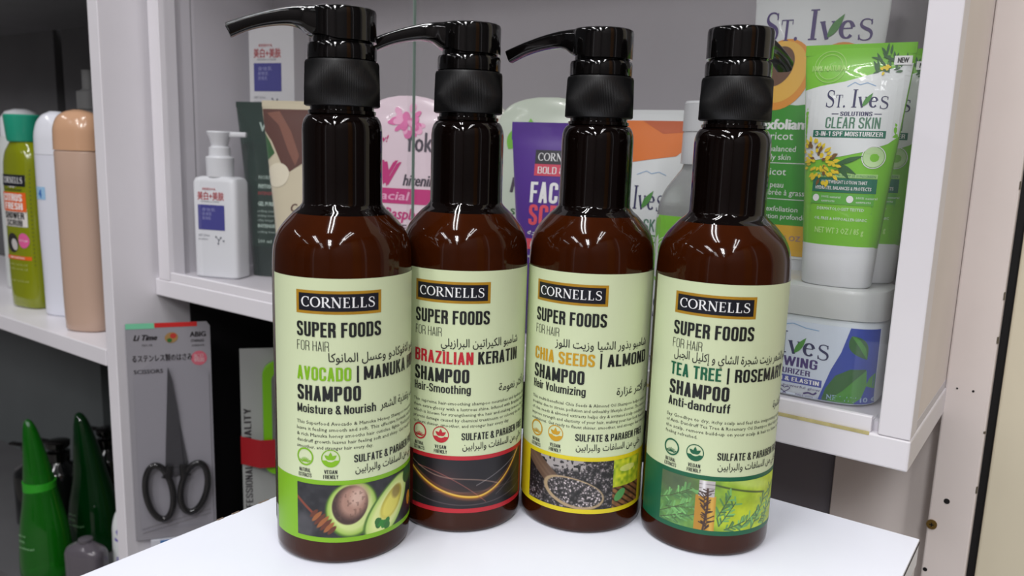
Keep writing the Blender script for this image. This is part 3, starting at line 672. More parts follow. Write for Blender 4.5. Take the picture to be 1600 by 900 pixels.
    # coloured foot band and picture
    if V['band'] == 'line':
        P(quad(-19.5, 193, 12, 44.7, 150, 2), mat('dark_red_band', (92, 18, 26), .4), .2); P(quad(-1, 74, 12, 44.7, 40, 2), acc, .24)
    else: P(quad(-19.5, 193, 12, 44.7, 150, 2), bandc, .2)
    picture(lb, surf, -1, 72, 14.6, 42.4, 300, 115, V['pic'], .3)
    lb.build('label', t, 0)
    return t
BP = [(-306.21, 280.93), (-278.5, 345.9), (-222.9, 390.5), (-154.99, 413.4)]
LBL = ['amber pump shampoo bottle with lime green avocado label, leftmost and nearest of the four',
       'amber pump shampoo bottle with red lettered label showing glossy hair strands',
       'amber pump shampoo bottle with yellow banded label showing a spoon of chia seeds',
       'amber pump shampoo bottle with dark green label showing rosemary, rightmost of the four']
TH0 = (-38.5, -46, -53, -38.6)
for i, (b, th, nz) in enumerate(zip(BP, TH0, (236, 224, 198, 82))):
    view = math.degrees(math.atan2(-b[1], -b[0]))
    shampoo(i, b, view+th, nz, LBL[i])

# ------------------------------------------------------------------ products in the cabinet
def leafgreen(i=0): return mat('leaf_green_%d' % i, ((70, 140, 50), (44, 96, 44), (120, 190, 60))[i], .4)
navy = mat('navy_ink', (38, 36, 84), .4)
purple_ink = mat('purple_ink', (66, 44, 112), .4)
def st_ives(P, x, y, h, w, m=None):
    """small-cap ST. IVES lettering with a leaf in the V"""
    m = m or navy
    P(serif('ST.', x, y, h, w*.34, small=(1,)), m); P(serif('I', x+w*.42, y, h*1.02, w*.1), m)
    P(serif('v', x+w*.52, y, h, w*.15), m); P(serif('e', x+w*.69, y, h, w*.14), m); P(serif('S', x+w*.85, y-h*.08, h*.72, w*.15), m)
    P(poly(leaf2(x+w*.595, y+h*.06, h*.9, h*.13, R_(58))), leafgreen(), .55)
def tube_body(name, label, cat, loc, rz, prof, body, cap, group=None, crimp=6):
    """squeeze tube standing on its cap; prof rows (z, half width, half depth, exponent) of the soft body; cap rows the same"""
    t = thing(name, label, cat, loc, R_(rz), group)
    S = Solid(prof, 5); mb = MB(); S.mesh(mb, body); mb.build('tube_body', t, 40)
    top = prof[-1]
    mb = MB(); mb.rings([S.ring(z, 64, (top[1]+.2, 1.0, 6)) for z in (top[0]-crimp, top[0]+.3)], body); mb.build('crimped_seam', t, 30)
    if cap:
        C = Solid(cap[0], 1); mb = MB(); C.mesh(mb, cap[1]); mb.build('cap', t, 40)
    return t, S
def art(t, S, fn, name='printed_front'):
    mb = MB(); fn(mb, lambda g, m, off=.35: put(mb, g, S.front, m, off)); o = mb.build(name, t, 0)
    if name == 'price_sticker': return o
    import bmesh
    body = [c for c in t.children if c.type == 'MESH' and c is not o and c.name.split('.')[0] in ('tube_body', 'bottle_body', 'jar_body', 'pouch_body', 'carton_body', 'backing_card')][0]; n0 = len(body.data.materials)
    for m in o.data.materials: body.data.materials.append(m)
    bm = bmesh.new(); bm.from_mesh(body.data); k = len(bm.faces); bm.from_mesh(o.data); bm.faces.ensure_lookup_table()
    for f in bm.faces[k:]: f.material_index += n0
    bm.to_mesh(body.data); bm.free(); me = o.data; bpy.data.objects.remove(o); bpy.data.meshes.remove(me); return body
def clip_poly(pts, S, step=3, k=.985):
    return poly([(max(-S.at(v)[0]*k, min(S.at(v)[0]*k, u)), v) for u, v in pts], step)
def band(S, v0, v1, n=24, k=.985, rows=6):
    v = []; 
    for j in range(rows+1):
        z = v0+(v1-v0)*j/rows; hw = S.at(z)[0]*k; v += [(hw*math.sin(PI/2*(-1+2*i/n)), z) for i in range(n+1)]
    return v, [(j*(n+1)+i, j*(n+1)+i+1, (j+1)*(n+1)+i+1, (j+1)*(n+1)+i) for j in range(rows) for i in range(n)]

# --- jars and tubs
def jar(loc, rz, label, artwork=True):
    t = thing('cream_jar', label, 'jar', loc, R_(rz))
    S = Solid([(0, 43, 29, 3.4), (1.5, 45.2, 31, 3.4), (5, 46, 32, 3.4), (52, 46.5, 32, 3.4), (54, 45.5, 31.4, 3.4)], 1)
    S.mesh(MB_ := MB(), mat('pale_jar_plastic', (206, 214, 220), .25, coat=.3)); MB_.build('jar_body', t, 40)
    L = Solid([(53.6, 44.5, 30.5, 3.4), (54.5, 47.1, 33, 3.4), (70, 46.9, 33, 3.4), (72.4, 45.9, 32, 3.4), (73.4, 43.5, 30, 3.4)], 1)
    L.mesh(MB_ := MB(), mat('translucent_grey_lid', (186, 189, 188), .3, coat=.2)); MB_.build('lid', t, 40)
    if artwork:
        def f(mb, P0):
            P = lambda g, m, off=.35: P0(([(max(-45, min(44.8, u+2)), v) for u, v in g[0]], g[1]), m, off)
            blue = mat('jar_blue', (42, 66, 160), .35); lil = mat('jar_lilac_bar', (70, 78, 160), .4)
            P0(band(S, 1.5, 50, 30, .97), mat('jar_label_white', (206, 216, 230), .4), .2)
            P(poly([(28, 49.8), (24, 34), (19, 22), (13, 1.8), (42.6, 1.8), (42.6, 49.8)], 1.4), blue, .4)
            st_ives(P, -36, 28.5, 14, 54)
            P(cond('RENEWING', -31, 20.4, 6.2, 42, .15), purple_ink); P(cond('MOISTURIZER', -26, 15.4, 3.6, 33, .14), purple_ink)
            P(quad(-34, 14.5, 9.6, 14.3, 20, 1), lil, .3); P(cond('COLLAGEN & ELASTIN', -31, 10.6, 2.7, 44, .14), white_ink, .45)
            P(text('naturally + a powerful glow', -30, 6.9, 1.6, 44, 0, 1), purple_ink)
            P(stroke(catmull([(-9, 1.8), (-4.5, 5.6), (-6.5, 6.6), (-8, 5.6), (-9.5, 6.6), (-11.5, 5.6), (-7, 1.8)], 3), .5), purple_ink)
            P(stroke(catmull([(4, 3.8), (7, 5), (10, 4.4), (12, 6)], 3), 1.1), purple_ink)
            P(text('MADE WITH 100%', -1, 1.7, 1.2, 16, 0, 1), purple_ink)
            P(stroke([(-24, 46), (-16, 48.5), (-12, 46.8), (-6, 48.2), (2, 46.2), (10, 45.6)], .5), mat('sky_sketch', (130, 170, 210), .5))
            P(poly(leaf2(29, 45, 17, 4.8, R_(-58)), 1.5), leafgreen(1), .52); P(poly([(29, 45), (33.5, 38.5), (38, 30.6), (37, 38), (33, 43.5)], 1.5), leafgreen(), .6)
            P(poly([(15, 2), (17, 10), (22, 19), (30, 24), (38, 24.5), (39, 14), (37, 6), (33, 2)], 1.5), leafgreen(1), .52); P(poly([(18, 2), (27, 10), (38.4, 24), (39, 14), (37, 6), (33, 2)], 1.5), leafgreen(), .6)
            P(poly([(38.6, 14), (40, 19), (42.4, 22), (42.4, 12)], 1.5), leafgreen(), .56)
            P(text('NET WT 10 OZ', 18, 3.2, 3.2, 30, .03), mat('pale_blue_ink', (150, 176, 206), .5), .6)
        art(t, S, f)
    return t
jar((-137.5, 541, FL), 0, 'blue and white cream jar with big green leaves on the lowest right of the cabinet')
t = thing('storage_tub', 'low white tub behind the cream jar, under the tall apricot tube', 'tub', (-166, 611, FL))
S = Solid([(0, 44, 24, 4), (2, 46, 26, 4), (46, 47, 27, 4), (48, 46, 26, 4)], 1); S.mesh(m_ := MB(), white_plastic); m_.build('tub_body', t, 40)
S = Solid([(47, 47, 27, 4), (47.5, 48, 28, 4), (56, 48, 28, 4), (58, 46, 26, 4)], 1); S.mesh(m_ := MB(), white_plastic); m_.build('lid', t, 40)
JT = FL+73.7

# --- clear skin moisturiser tube (and its twin behind)
lime = mat('tube_lime_green', (122, 196, 44), .3, coat=.3)
tubewhite = mat('tube_white', (226, 230, 230), .3, coat=.3)
def skin_tube(loc, rz, label, full=True):
    prof = [(24, 21.8, 15, 2.4), (32, 22.6, 15.5, 2.3), (60, 24.5, 13.5, 2.2), (95, 27.5, 9.5, 2.1), (125, 30, 4.5, 2.1), (138, 30.9, 1.6, 2.4), (146, 31.2, .8, 3)]
    cap = ([(0, 19.6, 13.2, 2.4), (1.2, 20.6, 14.2, 2.4), (18, 21.6, 15, 2.4), (25.6, 21.9, 15.2, 2.4)], white_plastic)
    t, S = tube_body('lotion_tube', label, 'tube', loc, rz, prof, lime, cap, 'clear skin tubes')
    def f(mb, P):
        up = [(-31, 119), (-20, 121.5), (-6, 124), (8, 128), (20, 131.5), (31, 134.5)]; dn = [(31, 92), (22, 87.5), (10, 82.5), (-2, 79.5), (-16, 77), (-31, 75)]
        P(clip_poly(up+dn, S, 3), tubewhite, .2)
        st_ives(P, -15.5, 108.6, 10.5, 36)
        P(stroke([(-4, 121), (0, 123.5), (3, 122), (7, 123.2), (12, 121.2)], .45), mat('sky_sketch', (130, 170, 210), .5))
        P(cond('SOLUTIONS', -6, 103.6, 2.5, 18, .15), navy); P(quad(-11, -7, 104.5, 105), navy); P(quad(13, 17, 104.5, 105), navy)
        teal = mat('tube_deep_green', (22, 110, 84), .4)
        P(cond('CLEAR SKIN', -14, 96.2, 6.6, 31, .13), mat('clear_skin_green', (74, 124, 96), .4))
        P(clip_poly([(-21, 90.6), (20.5, 90.6), (20.5, 95), (-21, 95)], S, 4), teal, .3); P(cond('3-IN-1 SPF MOISTURIZER', -19.5, 91.5, 2.7, 38.5, .15), white_ink, .45)
        yel = mat('flower_yellow', (234, 206, 30), .45); yb = mat('flower_brown', (120, 84, 24), .5)
        r = random.Random(4)
        for k in range(84):
            a = r.random()*2*PI; q = r.random()**.6; u, v = -15+9.5*q*math.cos(a)-.5*(q*math.sin(a)*9), 76+12*q*math.sin(a)
            P(clip_poly(leaf2(u, v, r.uniform(2.6, 4.6), .95, a, 6), S, 0), yel if k % 5 else yb, .4+.008*k)
        for a, L in ((20, 15), (-28, 13), (-50, 12)): P(clip_poly(leaf2(-4, 75, L, 1.5, R_(a)), S, 0), leafgreen(1), .5)
        P(poly(ell(15.5, 79.5, 5.6, 6, 0, 20)), mat('pale_seal', (188, 220, 160), .5), .45); P(stroke(ell(15.5, 79.5, 6.2, 6.6, 0, 24), .5, True), white_ink, .45)
        P(quad(-16, 19, 66.8, 69.3, 12, 1), mat('pale_green_strip', (170, 214, 130), .45), .3); P(text('BROAD SPECTRUM SPF 25 SUNSCREEN', -15, 67.3, 1.4, 33, 0, 1), teal, .45)
        P(quad(-17.5, 19, 57.8, 66.4, 14, 1), teal, .3)
        P(text('LIGHTWEIGHT LOTION THAT', -12, 63, 2.0, 26, .02, 1), white_ink, .5); P(text('HYDRATES, BALANCES & PROTECTS', -15.5, 59.4, 2.0, 32, .02, 1), white_ink, .5)
        P(quad(-17.5, 18.5, 50.6, 57.2, 14, 1), mat('mid_green_strip', (96, 176, 60), .4), .3)
        for u in (-14.5, 5.5): P(poly(ell(u, 54, 2, 2.2, 0, 14)), white_ink, .45); P(text('100% natural', u+3.5, 54.3, 1.4, 11, 0, 1), white_ink, .45); P(text('extracts', u+3.5, 51.9, 1.4, 8, 0, 1), white_ink, .45)
        P(stroke([(-17.5, 45.8), (18, 45.8), (18, 50), (-17.5, 50)], .3, True), teal); P(text('DERMATOLOGIST TESTED', -13, 47, 1.7, 27, 0, 1), white_ink)
        P(text('OIL FREE & HYPOALLERGENIC', -14, 41, 1.7, 30, 0, 1), white_ink); P(text('NET WT 3 OZ / 85 g', -13, 33, 3.4, 28, .02, 1), mat('pale_lime_ink', (190, 230, 140), .4))
        # natural stamp, rosemary sprig, NEW tag
        stp = mat('stamp_lime', (176, 222, 120), .45)
        for rr in (9.2, 7.2): P(stroke(ell(-15.5, 133, rr, rr*1.02, 0, 32), .35, True), stp)
        P(xf(text('100% NATURAL', 0, 0, 3.2, 21, .03), 1, 1, -26, 130.6, 0), stp, .45)
        r = random.Random(8)
        for k in range(34):
            u, v = r.uniform(12, 28), r.uniform(127, 141); a = r.uniform(1.2, 3.6); P(clip_poly(leaf2(u, v, r.uniform(4, 7), .7, a, 6), S, 0), leafgreen(1), .4+.01*k)
        for k in range(7): P(poly(leaf2(15+r.uniform(-2, 3), 131+r.uniform(-2, 3), 2.4, .8, r.random()*6, 6)), yel, .8)
        P(quad(20, 29.5, 133.4, 138.6, 6, 1), white_ink, .85); P(text('NEW', 21.8, 134.6, 2.9, 6, .04), ink, 1.0)
    art(t, S, f); return t
skin_tube((-123, 527, JT), 3, 'lime green and white clear skin lotion tube standing on the cream jar lid, foremost')
skin_tube((-116.5, 560.5, JT), 1, 'lime green lotion tube half hidden behind its twin beside the right cabinet post')

# --- tall apricot exfoliant tube
prof = [(20, 37, 20, 2.4), (60, 38.5, 18, 2.3), (120, 42, 12, 2.2), (175, 45, 5, 2.1), (200, 46, 1.6, 2.4), (210, 46, .8, 3)]
t, S = tube_body('exfoliant_tube', 'tall white and green apricot exfoliant tube behind the rightmost amber bottle', 'tube', (-172, 611, FL+58.3), 4, prof, tubewhite, ([(0, 34, 18, 2.4), (20.5, 36.5, 19.6, 2.4)], white_plastic))
def f(mb, P):
    gr = mat('exfoliant_green', (52, 150, 34), .35); og = mat('apricot_orange', (232, 150, 40), .4); oy = mat('apricot_flesh', (240, 186, 70), .4)
    P(clip_poly([(-46, 44), (46, 44), (46, 132), (30, 134), (-8, 130), (-46, 133)], S, 5), gr, .2)
    P(clip_poly([(-46, 22), (46, 22), (46, 44), (-46, 44)], S, 5), mat('amber_strip', (222, 172, 36), .4), .2)
    P(clip_poly(ell(-22, 152, 21, 26, -.35, 36), S, 4), og, .32); P(clip_poly(ell(-23, 154, 18.5, 22.5, -.35, 36), S, 4), oy, .42); P(clip_poly(ell(-25, 158, 11, 15, -.45, 30), S, 4), mat('apricot_pit', (104, 66, 36), .5), .52)
    P(clip_poly(ell(20, 150, 20, 24, .2, 36), S, 4), og, .3)
    st_ives(P, -38, 176, 21, 76, purple_ink)
    tx = lambda s, v, h, w, b=.0, u=-33: P(text(s, u, v, h, w, b), white_ink)
    tx('exfoliant', 113, 7, 36, .05); tx('apricot', 105.5, 5.4, 25); tx('for balanced', 97, 4, 28); tx('& oily skin', 91, 4, 25); P(quad(-34, 34, 88.4, 88.9, 20, 1), white_ink)
    tx('apricot', 80, 5, 23); tx('pour peau', 71, 4, 22); tx('équilibrée à grasse', 65.6, 4, 40); P(quad(-34, 34, 62.4, 62.9, 20, 1), white_ink); tx('sans exfoliation', 53.8, 3.6, 34); tx('exfoliation profonde', 48.4, 3.6, 40)
    P(text('NET WT 6 OZ / 170 g', -30, 33, 3.6, 52, .02), mat('faded_lilac_ink', (160, 130, 130), .5))
art(t, S, f)

# --- clear flip-cap bottle with a green wrap
t = thing('clear_bottle', 'clear bottle with bright green wrap and frosted cap, left of the rightmost amber bottle', 'bottle', (-224, 543, FL), R_(8))
clear = mat('clear_plastic', (222, 226, 224), .06, trans=.7, ior=1.15)
S = Solid([(0, 26, 15, 2.6), (2, 29, 18, 2.6), (100, 30, 18, 2.6), (112, 29.4, 17.6, 2.5), (124, 26, 16, 2.4), (136, 18, 14, 2.2), (142, 14, 13, 2), (146, 13, 13, 2)], 4); S.mesh(m_ := MB(), clear); m_.build('bottle_body', t, 50)
MB().lathe([(12, 144), (15.5, 144.5), (15.2, 165), (14.8, 166.5), (15.6, 167), (15.4, 186), (14.4, 187.5)], mat('frosted_cap', (226, 228, 230), .2, trans=.35, ior=1.2), 40).build('flip_cap', t, 30)
MB().rings([S.ring(z, 64, (S.at(z)[0]-1.2, S.at(z)[1]-1.2, 2.6)) for z in (3, 108, 115)], mat('dark_liquid_line', (112, 114, 110), .3)).build('liquid', t, 40)
def f(mb, P):
    P(band(S, 4, 108, 24, .97), tubewhite, .3); P(clip_poly([(-30, 62), (-12, 56), (6, 50), (30, 60), (30, 108), (-30, 108)], S, 4), lime, .5)
    for rr in (10, 8): P(stroke(ell(-17, 83, rr, rr, 0, 26), .4, True), white_ink, .6)
    for a in range(8): P(clip_poly(leaf2(8+a*2.2, 62+a*2, 9, 1, R_(110+a*14), 6), S, 0), leafgreen(1), .65)
    st_ives(P, -27, 33, 15, 54); P(cond('DAILY CLEANSER', -20, 20, 6, 40, .13), navy)
art(t, S, f)

# --- orange and white scrub tube
prof = [(30, 25, 17, 2.4), (70, 28, 15, 2.3), (120, 31, 10, 2.2), (160, 34, 4, 2.2), (176, 35, 1.4, 2.4), (184, 35, .8, 3)]
t, S = tube_body('scrub_tube', 'white scrub tube with orange apricot top behind the third amber bottle', 'tube', (-284, 588, FL), 6, prof, tubewhite, ([(0, 23, 15, 2.4), (30.5, 25, 17, 2.4)], white_plastic))
def f(mb, P):
    P(clip_poly([(-36, 146), (-24, 142), (0, 146), (20, 149), (36, 160), (36, 176), (-36, 176)], S, 4), mat('apricot_orange_top', (228, 120, 40), .4), .25)
    P(clip_poly([(-36, 146), (-26, 143), (-30, 164), (-33, 176), (-36, 176)], S, 4), mat('apricot_yellow_rim', (236, 172, 50), .4), .4); P(clip_poly([(-10, 176), (30, 176), (30, 168), (8, 166)], S, 3), mat('apricot_red_shade', (196, 92, 40), .4), .4)
    st_ives(P, -30, 107, 18, 45); P(cond('CLEAR SKIN', -27, 90, 9.6, 43, .12), mat('clear_skin_green', (74, 124, 96), .4))
    P(clip_poly([(-20, 81), (12, 81), (12, 87.4), (-20, 87.4)], S, 4), leafgreen(), .3); P(cond('SCRUB', -5, 82.2, 4, 15, .15), white_ink, .45)
    for rr in (8, 6.4): P(stroke(ell(18, 66, rr, rr, 0, 24), .5, True), mat('pale_grey_green', (150, 178, 160), .5))
    P(stroke([(-10, 134), (-2, 137), (2, 135), (8, 136.5), (14, 134)], .5), mat('sky_sketch', (130, 170, 210), .5))
art(t, S, f)

# --- purple face scrub tube
violet = mat('tube_violet', (76, 28, 140), .3, coat=.3)
prof = [(28, 27, 18, 2.4), (70, 31, 16, 2.3), (115, 35, 10, 2.2), (150, 38, 4, 2.2), (163, 39, 1.4, 2.4), (172, 39, .8, 3)]
t, S = tube_body('face_scrub_tube', 'purple face scrub tube standing between the second and third amber bottles', 'tube', (-352, 553, FL), 17, prof, violet, ([(0, 24, 16, 2.4), (28.5, 27, 18, 2.4)], mat('violet_cap', (60, 24, 110), .3)), crimp=14)
def f(mb, P):
    pk = mat('coral_ink', (226, 74, 92), .4)
    P(quad(-17, 25, 139.5, 150.5, 14, 1), panel_black, .3); P(serif('CORNELLS', -14.5, 142, 6.2, 37), white_ink, .45)
    P(quad(-17, 25, 130, 139.3, 14, 1), mat('coral_bar', (206, 58, 86), .4), .3); P(cond('BOLD & FAB', -14, 131.8, 5.4, 36, .1), white_ink, .45)
    P(cond('FACE', -19, 108.5, 16.5, 31, .17), white_ink); P(cond('SCRUB', -19, 90.5, 16.5, 44, .17), pk)
    P(arabic('مقشر الوجه', -19, 82.5, 40, 5), white_ink); P(clip_poly([(-22, 71), (24, 71), (24, 79.5), (-22, 79.5)], S, 4), pk, .3); P(cond('ACTIVATED BERRY', -16, 73, 4.6, 36, .13), white_ink, .45)
    P(text('with berry seed extract', -18, 64, 3, 34), white_ink)
art(t, S, f)

# --- three rounded spa pouches
def pouch(loc, rz, label, body, fn, hw=45, h=193):
    t = thing('spa_pouch', label, 'pouch', loc, R_(rz), 'rounded spa scrub pouches')
    S = Solid([(0, hw*.86, 17, 2.6), (3, hw*.9, 19, 2.6), (30, hw*.95, 18, 2.4), (110, hw, 13, 2.2), (h-28, hw*.98, 8, 2.1), (h-16, hw*.9, 5, 2.1), (h-7, hw*.72, 3, 2.1), (h-2, hw*.45, 1.5, 2.1), (h, hw*.2, .8, 2)], 5)
    S.mesh(m_ := MB(), body); m_.build('pouch_body', t, 50); art(t, S, fn); return t
pinkw = mat('pouch_pink_white', (232, 212, 222), .22, coat=.4)
def f(mb, P):
    pk = mat('rose_pink', (222, 110, 168), .4); mg = mat('magenta_ink', (196, 40, 120), .4); lp = mat('light_rose', (238, 170, 204), .4)
    P0 = P; P = lambda g, m, off=.35: P0(xf(g, 1, 1, 0, 20), m, off)
    r = random.Random(2)
    for k in range(26):
        a = r.random()*6.28; q = r.random()**.7; P(poly(ell(4+16*q*math.cos(a), 152+14*q*math.sin(a), r.uniform(3, 6), r.uniform(2, 4), a, 12), 3), pk if k % 3 else lp, .3+.02*k)
    P(text('new!', -34, 133, 6, 18, .03, shear=.3), mg); P(text('Yoko', 2, 125, 17, 36, .02), mat('charcoal_script', (70, 62, 74), .4))
    P(text('W', -42, 94, 21, 38, .09, shear=.2), mg); P(text('hitening', 2, 94, 10, 36, .03, shear=.2), mat('charcoal_script', (70, 62, 74), .4))
    P(xf(band(S_p, 97, 111, 24, .9), 1, 1, 0, -20), mg, .3); P(text('Facial', -28, 80.5, 7.5, 36, .03, shear=.25), lp, .45)
    P(text('with', -34, 66, 5, 13, .03, shear=.2), mat('charcoal_script', (70, 62, 74), .4)); P(text('Raspberry', -16, 63, 10, 54, .03, shear=.2), mg); P(text('Extract', 2, 52, 6, 32, .03, shear=.2), mat('charcoal_script', (70, 62, 74), .4))
    P(poly(leaf2(6, 48, 22, 6, R_(-80)), 3), leafgreen(), .4); P(poly(leaf2(10, 46, 18, 5, R_(-40)), 3), leafgreen(2), .45)
    for k in range(12): P(poly(ell(-30+k*5.4, 24+(k*7 % 11), 5, 5, 0, 12), 3), mat('berry_coral', (230, 120, 110), .4), .35+.02*k)
S_p = Solid([(0, 43, 17, 2.6), (110, 46, 13, 2.2), (193, 40, 3, 2.1)], 1)
pouch((-519, 556, FL), 16, 'pink and white whitening facial pouch behind the gap of the first two amber bottles', pinkw, f, 47, 195)
creamw = mat('pouch_cream', (214, 212, 200), .22, coat=.4)
def f(mb, P):
    P(stroke(ell(-26, 128, 9, 7, .2, 24), .8, True), mat('coral_outline', (214, 150, 130), .4)); P(text('Spa', -12, 120, 14, 40, .03), mat('charcoal_script', (70, 62, 74), .4)); P(text('milk salt', -28, 96, 9, 54, .02), mat('soft_gold_ink', (176, 150, 96), .4))
    for k in range(9): P(poly(ell(-28+k*6.6, 30+(k*5 % 13), 7, 6, 0, 14), 3), mat('cream_drop', (226, 220, 196), .4), .35+.02*k)
pouch((-486, 603, FL), 14, 'cream spa pouch behind the second amber bottle, left of the green one', creamw, f, 46, 196)
def f(mb, P):
    for a, x, y, L in ((60, -34, 150, 26), (100, -10, 154, 24), (140, 24, 146, 30), (20, -20, 140, 30)): P(poly(leaf2(x, y, L, 7, R_(a)), 4), leafgreen(2), .35)
    P(text('Herbal', -30, 112, 13, 60, .03, shear=.2), mat('charcoal_script', (70, 62, 74), .4)); P(text('spa scrub', -28, 92, 8, 56, .02), leafgreen(1))
    for a, x, y in ((40, -30, 40), (120, 30, 36), (80, 0, 30)): P(poly(leaf2(x, y, 30, 8, R_(a)), 4), leafgreen(2), .35)
pouch((-398, 607, FL), 12, 'pale green spa pouch behind the purple face scrub tube', mat('pouch_green_white', (206, 218, 200), .22, coat=.4), f, 50, 196)

# --- left end of the cabinet: white pump bottle, two tubes, two cartons
def clinic_art(P, u0, v0, w):
    rd = mat('red_ink', (216, 80, 84), .45); bl = mat('label_blue', (54, 54, 142), .4); gy = mat('grey_ink', (120, 124, 132), .45)
    P(text('KISSESOUL', u0+w*.2, v0+w*1.02, w*.07, w*.5, .03, 1), rd); P(text('美白+美肤', u0, v0+w*.72, w*.2, w, .02), rd); P(text('WHITENING & TENDER', u0+w*.12, v0+w*.62, w*.05, w*.7, 0, 1), gy)
    P(quad(u0, u0+w, v0-w*.28, v0+w*.54, 8, 1), bl, .3)
    for k, q in enumerate((.75, .55, .5)): P(text('身体乳', u0+w*.15, v0+w*(.33-.14*k), w*.09, w*q*.7, 0, 1), mat('pale_lilac_ink', (150, 152, 206), .5), .45)
    P(text('NET 250ml', u0, v0-w*.5, w*.07, w*.4, 0, 1), gy); P(text('moisture', u0, v0-w*.62, w*.07, w*.35, 0, 1), gy)
    for a, b in ((.66, .5), (.76, .6), (.84, .52), (.74, .72), (.94, .62)): P(poly(ell(u0+w*a, v0-w*b, w*.035, w*.035, 0, 10)), gy, .4)
    P(stroke([(u0+w*.66, v0-w*.5), (u0+w*.76, v0-w*.6), (u0+w*.84, v0-w*.52)], w*.025), gy); P(stroke([(u0+w*.76, v0-w*.6), (u0+w*.74, v0-w*.72)], w*.025), gy)
t = thing('pump_bottle', 'square white pump bottle with blue and red label at the left end of the cabinet', 'bottle', (-769, 529, FL), R_(20))
S = Solid([(0, 25, 12.5, 6), (2, 27, 14.5, 6), (104, 27, 14.5, 6), (108, 25.6, 13.4, 5), (110, 20, 11, 4)], 1); S.mesh(m_ := MB(), white_plastic); m_.build('bottle_body', t, 40); S.front = lambda u, v, o: (u, -14.5-o, v)
MB().lathe([(13.4, 109), (14.2, 110), (14.6, 130), (13.5, 131.5), (11.4, 131.8), (11, 141), (9, 142), (8.4, 146)], white_plastic, 40).build('pump_collar', t, 30)
mb = MB(); mb.lathe([(8.6, 142), (10.4, 150), (12.6, 155.2), (13, 157), (12.4, 158.4)], white_plastic, 40); mb.box(-2, 29, -4, 4, 152.4, 158, white_plastic, 1.6); o = mb.build('pump_head', t, 30); o.rotation_euler[2] = R_(20)
art(t, S, lambda mb, P: clinic_art(P, -19, 62, 33))
for k, (z, h) in enumerate(((FL, 139.7), (FL+140, 141))):
    t = thing('carton', ('white lotion carton at the bottom of the stack behind the dark green tube', 'white lotion carton with blue panel on top of the stack, below the first pump nozzle')[k], 'box', (-776, 616, z), R_(14), 'stacked lotion cartons')
    MB().box(-31, 31, -15, 15, 0, h, mat('white_card', (220, 220, 222), .5), .8).build('carton_body', t, 0)
    S = Solid([(0, 31, 15, 8), (h, 31, 15, 8)], 1); S.front = lambda u, v, o: (u, -15-o, v); art(t, S, lambda mb, P: clinic_art(P, -24, 76, 38))
prof = [(34, 21, 16, 2.4), (70, 24, 15, 2.3), (120, 30, 10, 2.2), (165, 35, 4, 2.2), (183, 37, 1.4, 2.4), (191, 37.5, .8, 3)]
t, S = tube_body('green_tube', 'dark green squeeze tube right of the white pump bottle', 'tube', (-745, 574, FL), 24, prof, mat('tube_dark_green', (22, 50, 40), .2, coat=.5), ([(0, 19, 14, 2.4), (34.5, 21, 16, 2.4)], mat('dark_green_cap', (20, 40, 34), .25)))
def f(mb, P):
    gw = mat('pale_green_ink', (170, 190, 180), .4); lx = lambda s, v, h, w, b=.02: P(text(s, -6, v, h, w, b, 1), gw)
    P(text('VICHY', -8, 160, 9.5, 38, .03), gw); P(text('V', 6, 128, 26, 20, .05), mat('silver_blue', (140, 160, 190), .3, metal=.3))
    lx('NORMADERM', 108, 4, 34); lx('PHYTOSOLUTION', 98, 4.4, 32, .05); P(text('INTENSIVE', -6, 91, 3.4, 20, .02, 1), mat('dull_red_ink', (160, 60, 60), .4)); lx('GEL PURIFIANT', 79, 4.4, 30, .05)
    for v, w in ((72, 28), (67, 26), (62, 18), (49, 28)): lx('purifying cleansing gel', v, 2.6, w, 0)
    lx('INTENSE', 55, 3.6, 20, .05); lx('200 ml', 38, 3.6, 16)
art(t, S, f)
prof = [(30, 24, 17, 2.4), (70, 27, 15, 2.3), (120, 33, 10, 2.2), (165, 38, 4, 2.2), (182, 40, 1.4, 2.4), (190, 40, .8, 3)]
t, S = tube_body('cocoa_tube', 'cream tube with brown chocolate swirl top, right of the dark green tube', 'tube', (-659, 546, FL), 24, prof, mat('tube_cream', (214, 204, 176), .25, coat=.4), ([(0, 22, 15, 2.4), (30.5, 24, 17, 2.4)], mat('cream_cap', (206, 196, 170), .3)))
def f(mb, P):
    br = mat('chocolate_print', (92, 52, 40), .35); b2 = mat('light_chocolate', (132, 84, 66), .35)
    P(clip_poly([(-40, 160), (-28, 150), (-16, 128), (-6, 120), (10, 130), (24, 126), (40, 132), (40, 182), (-40, 182)], S, 4), br, .25); P(clip_poly([(-34, 178), (-20, 166), (-8, 140), (0, 126), (4, 136), (-6, 160), (-20, 180)], S, 4), b2, .4)
    P(clip_poly([(-40, 158), (-30, 149), (-24, 138), (-34, 130), (-40, 132)], S, 3), leafgreen(1), .35); P(clip_poly(ell(-20, 116, 14, 12, .4, 24), S, 3), mat('cream_swirl', (232, 224, 200), .35), .4)
    P(text('Cocoa', -4, 80, 8, 26, .03, shear=.2), br); P(text('body lotion', -4, 66, 4, 26, .02), br)
art(t, S, f)

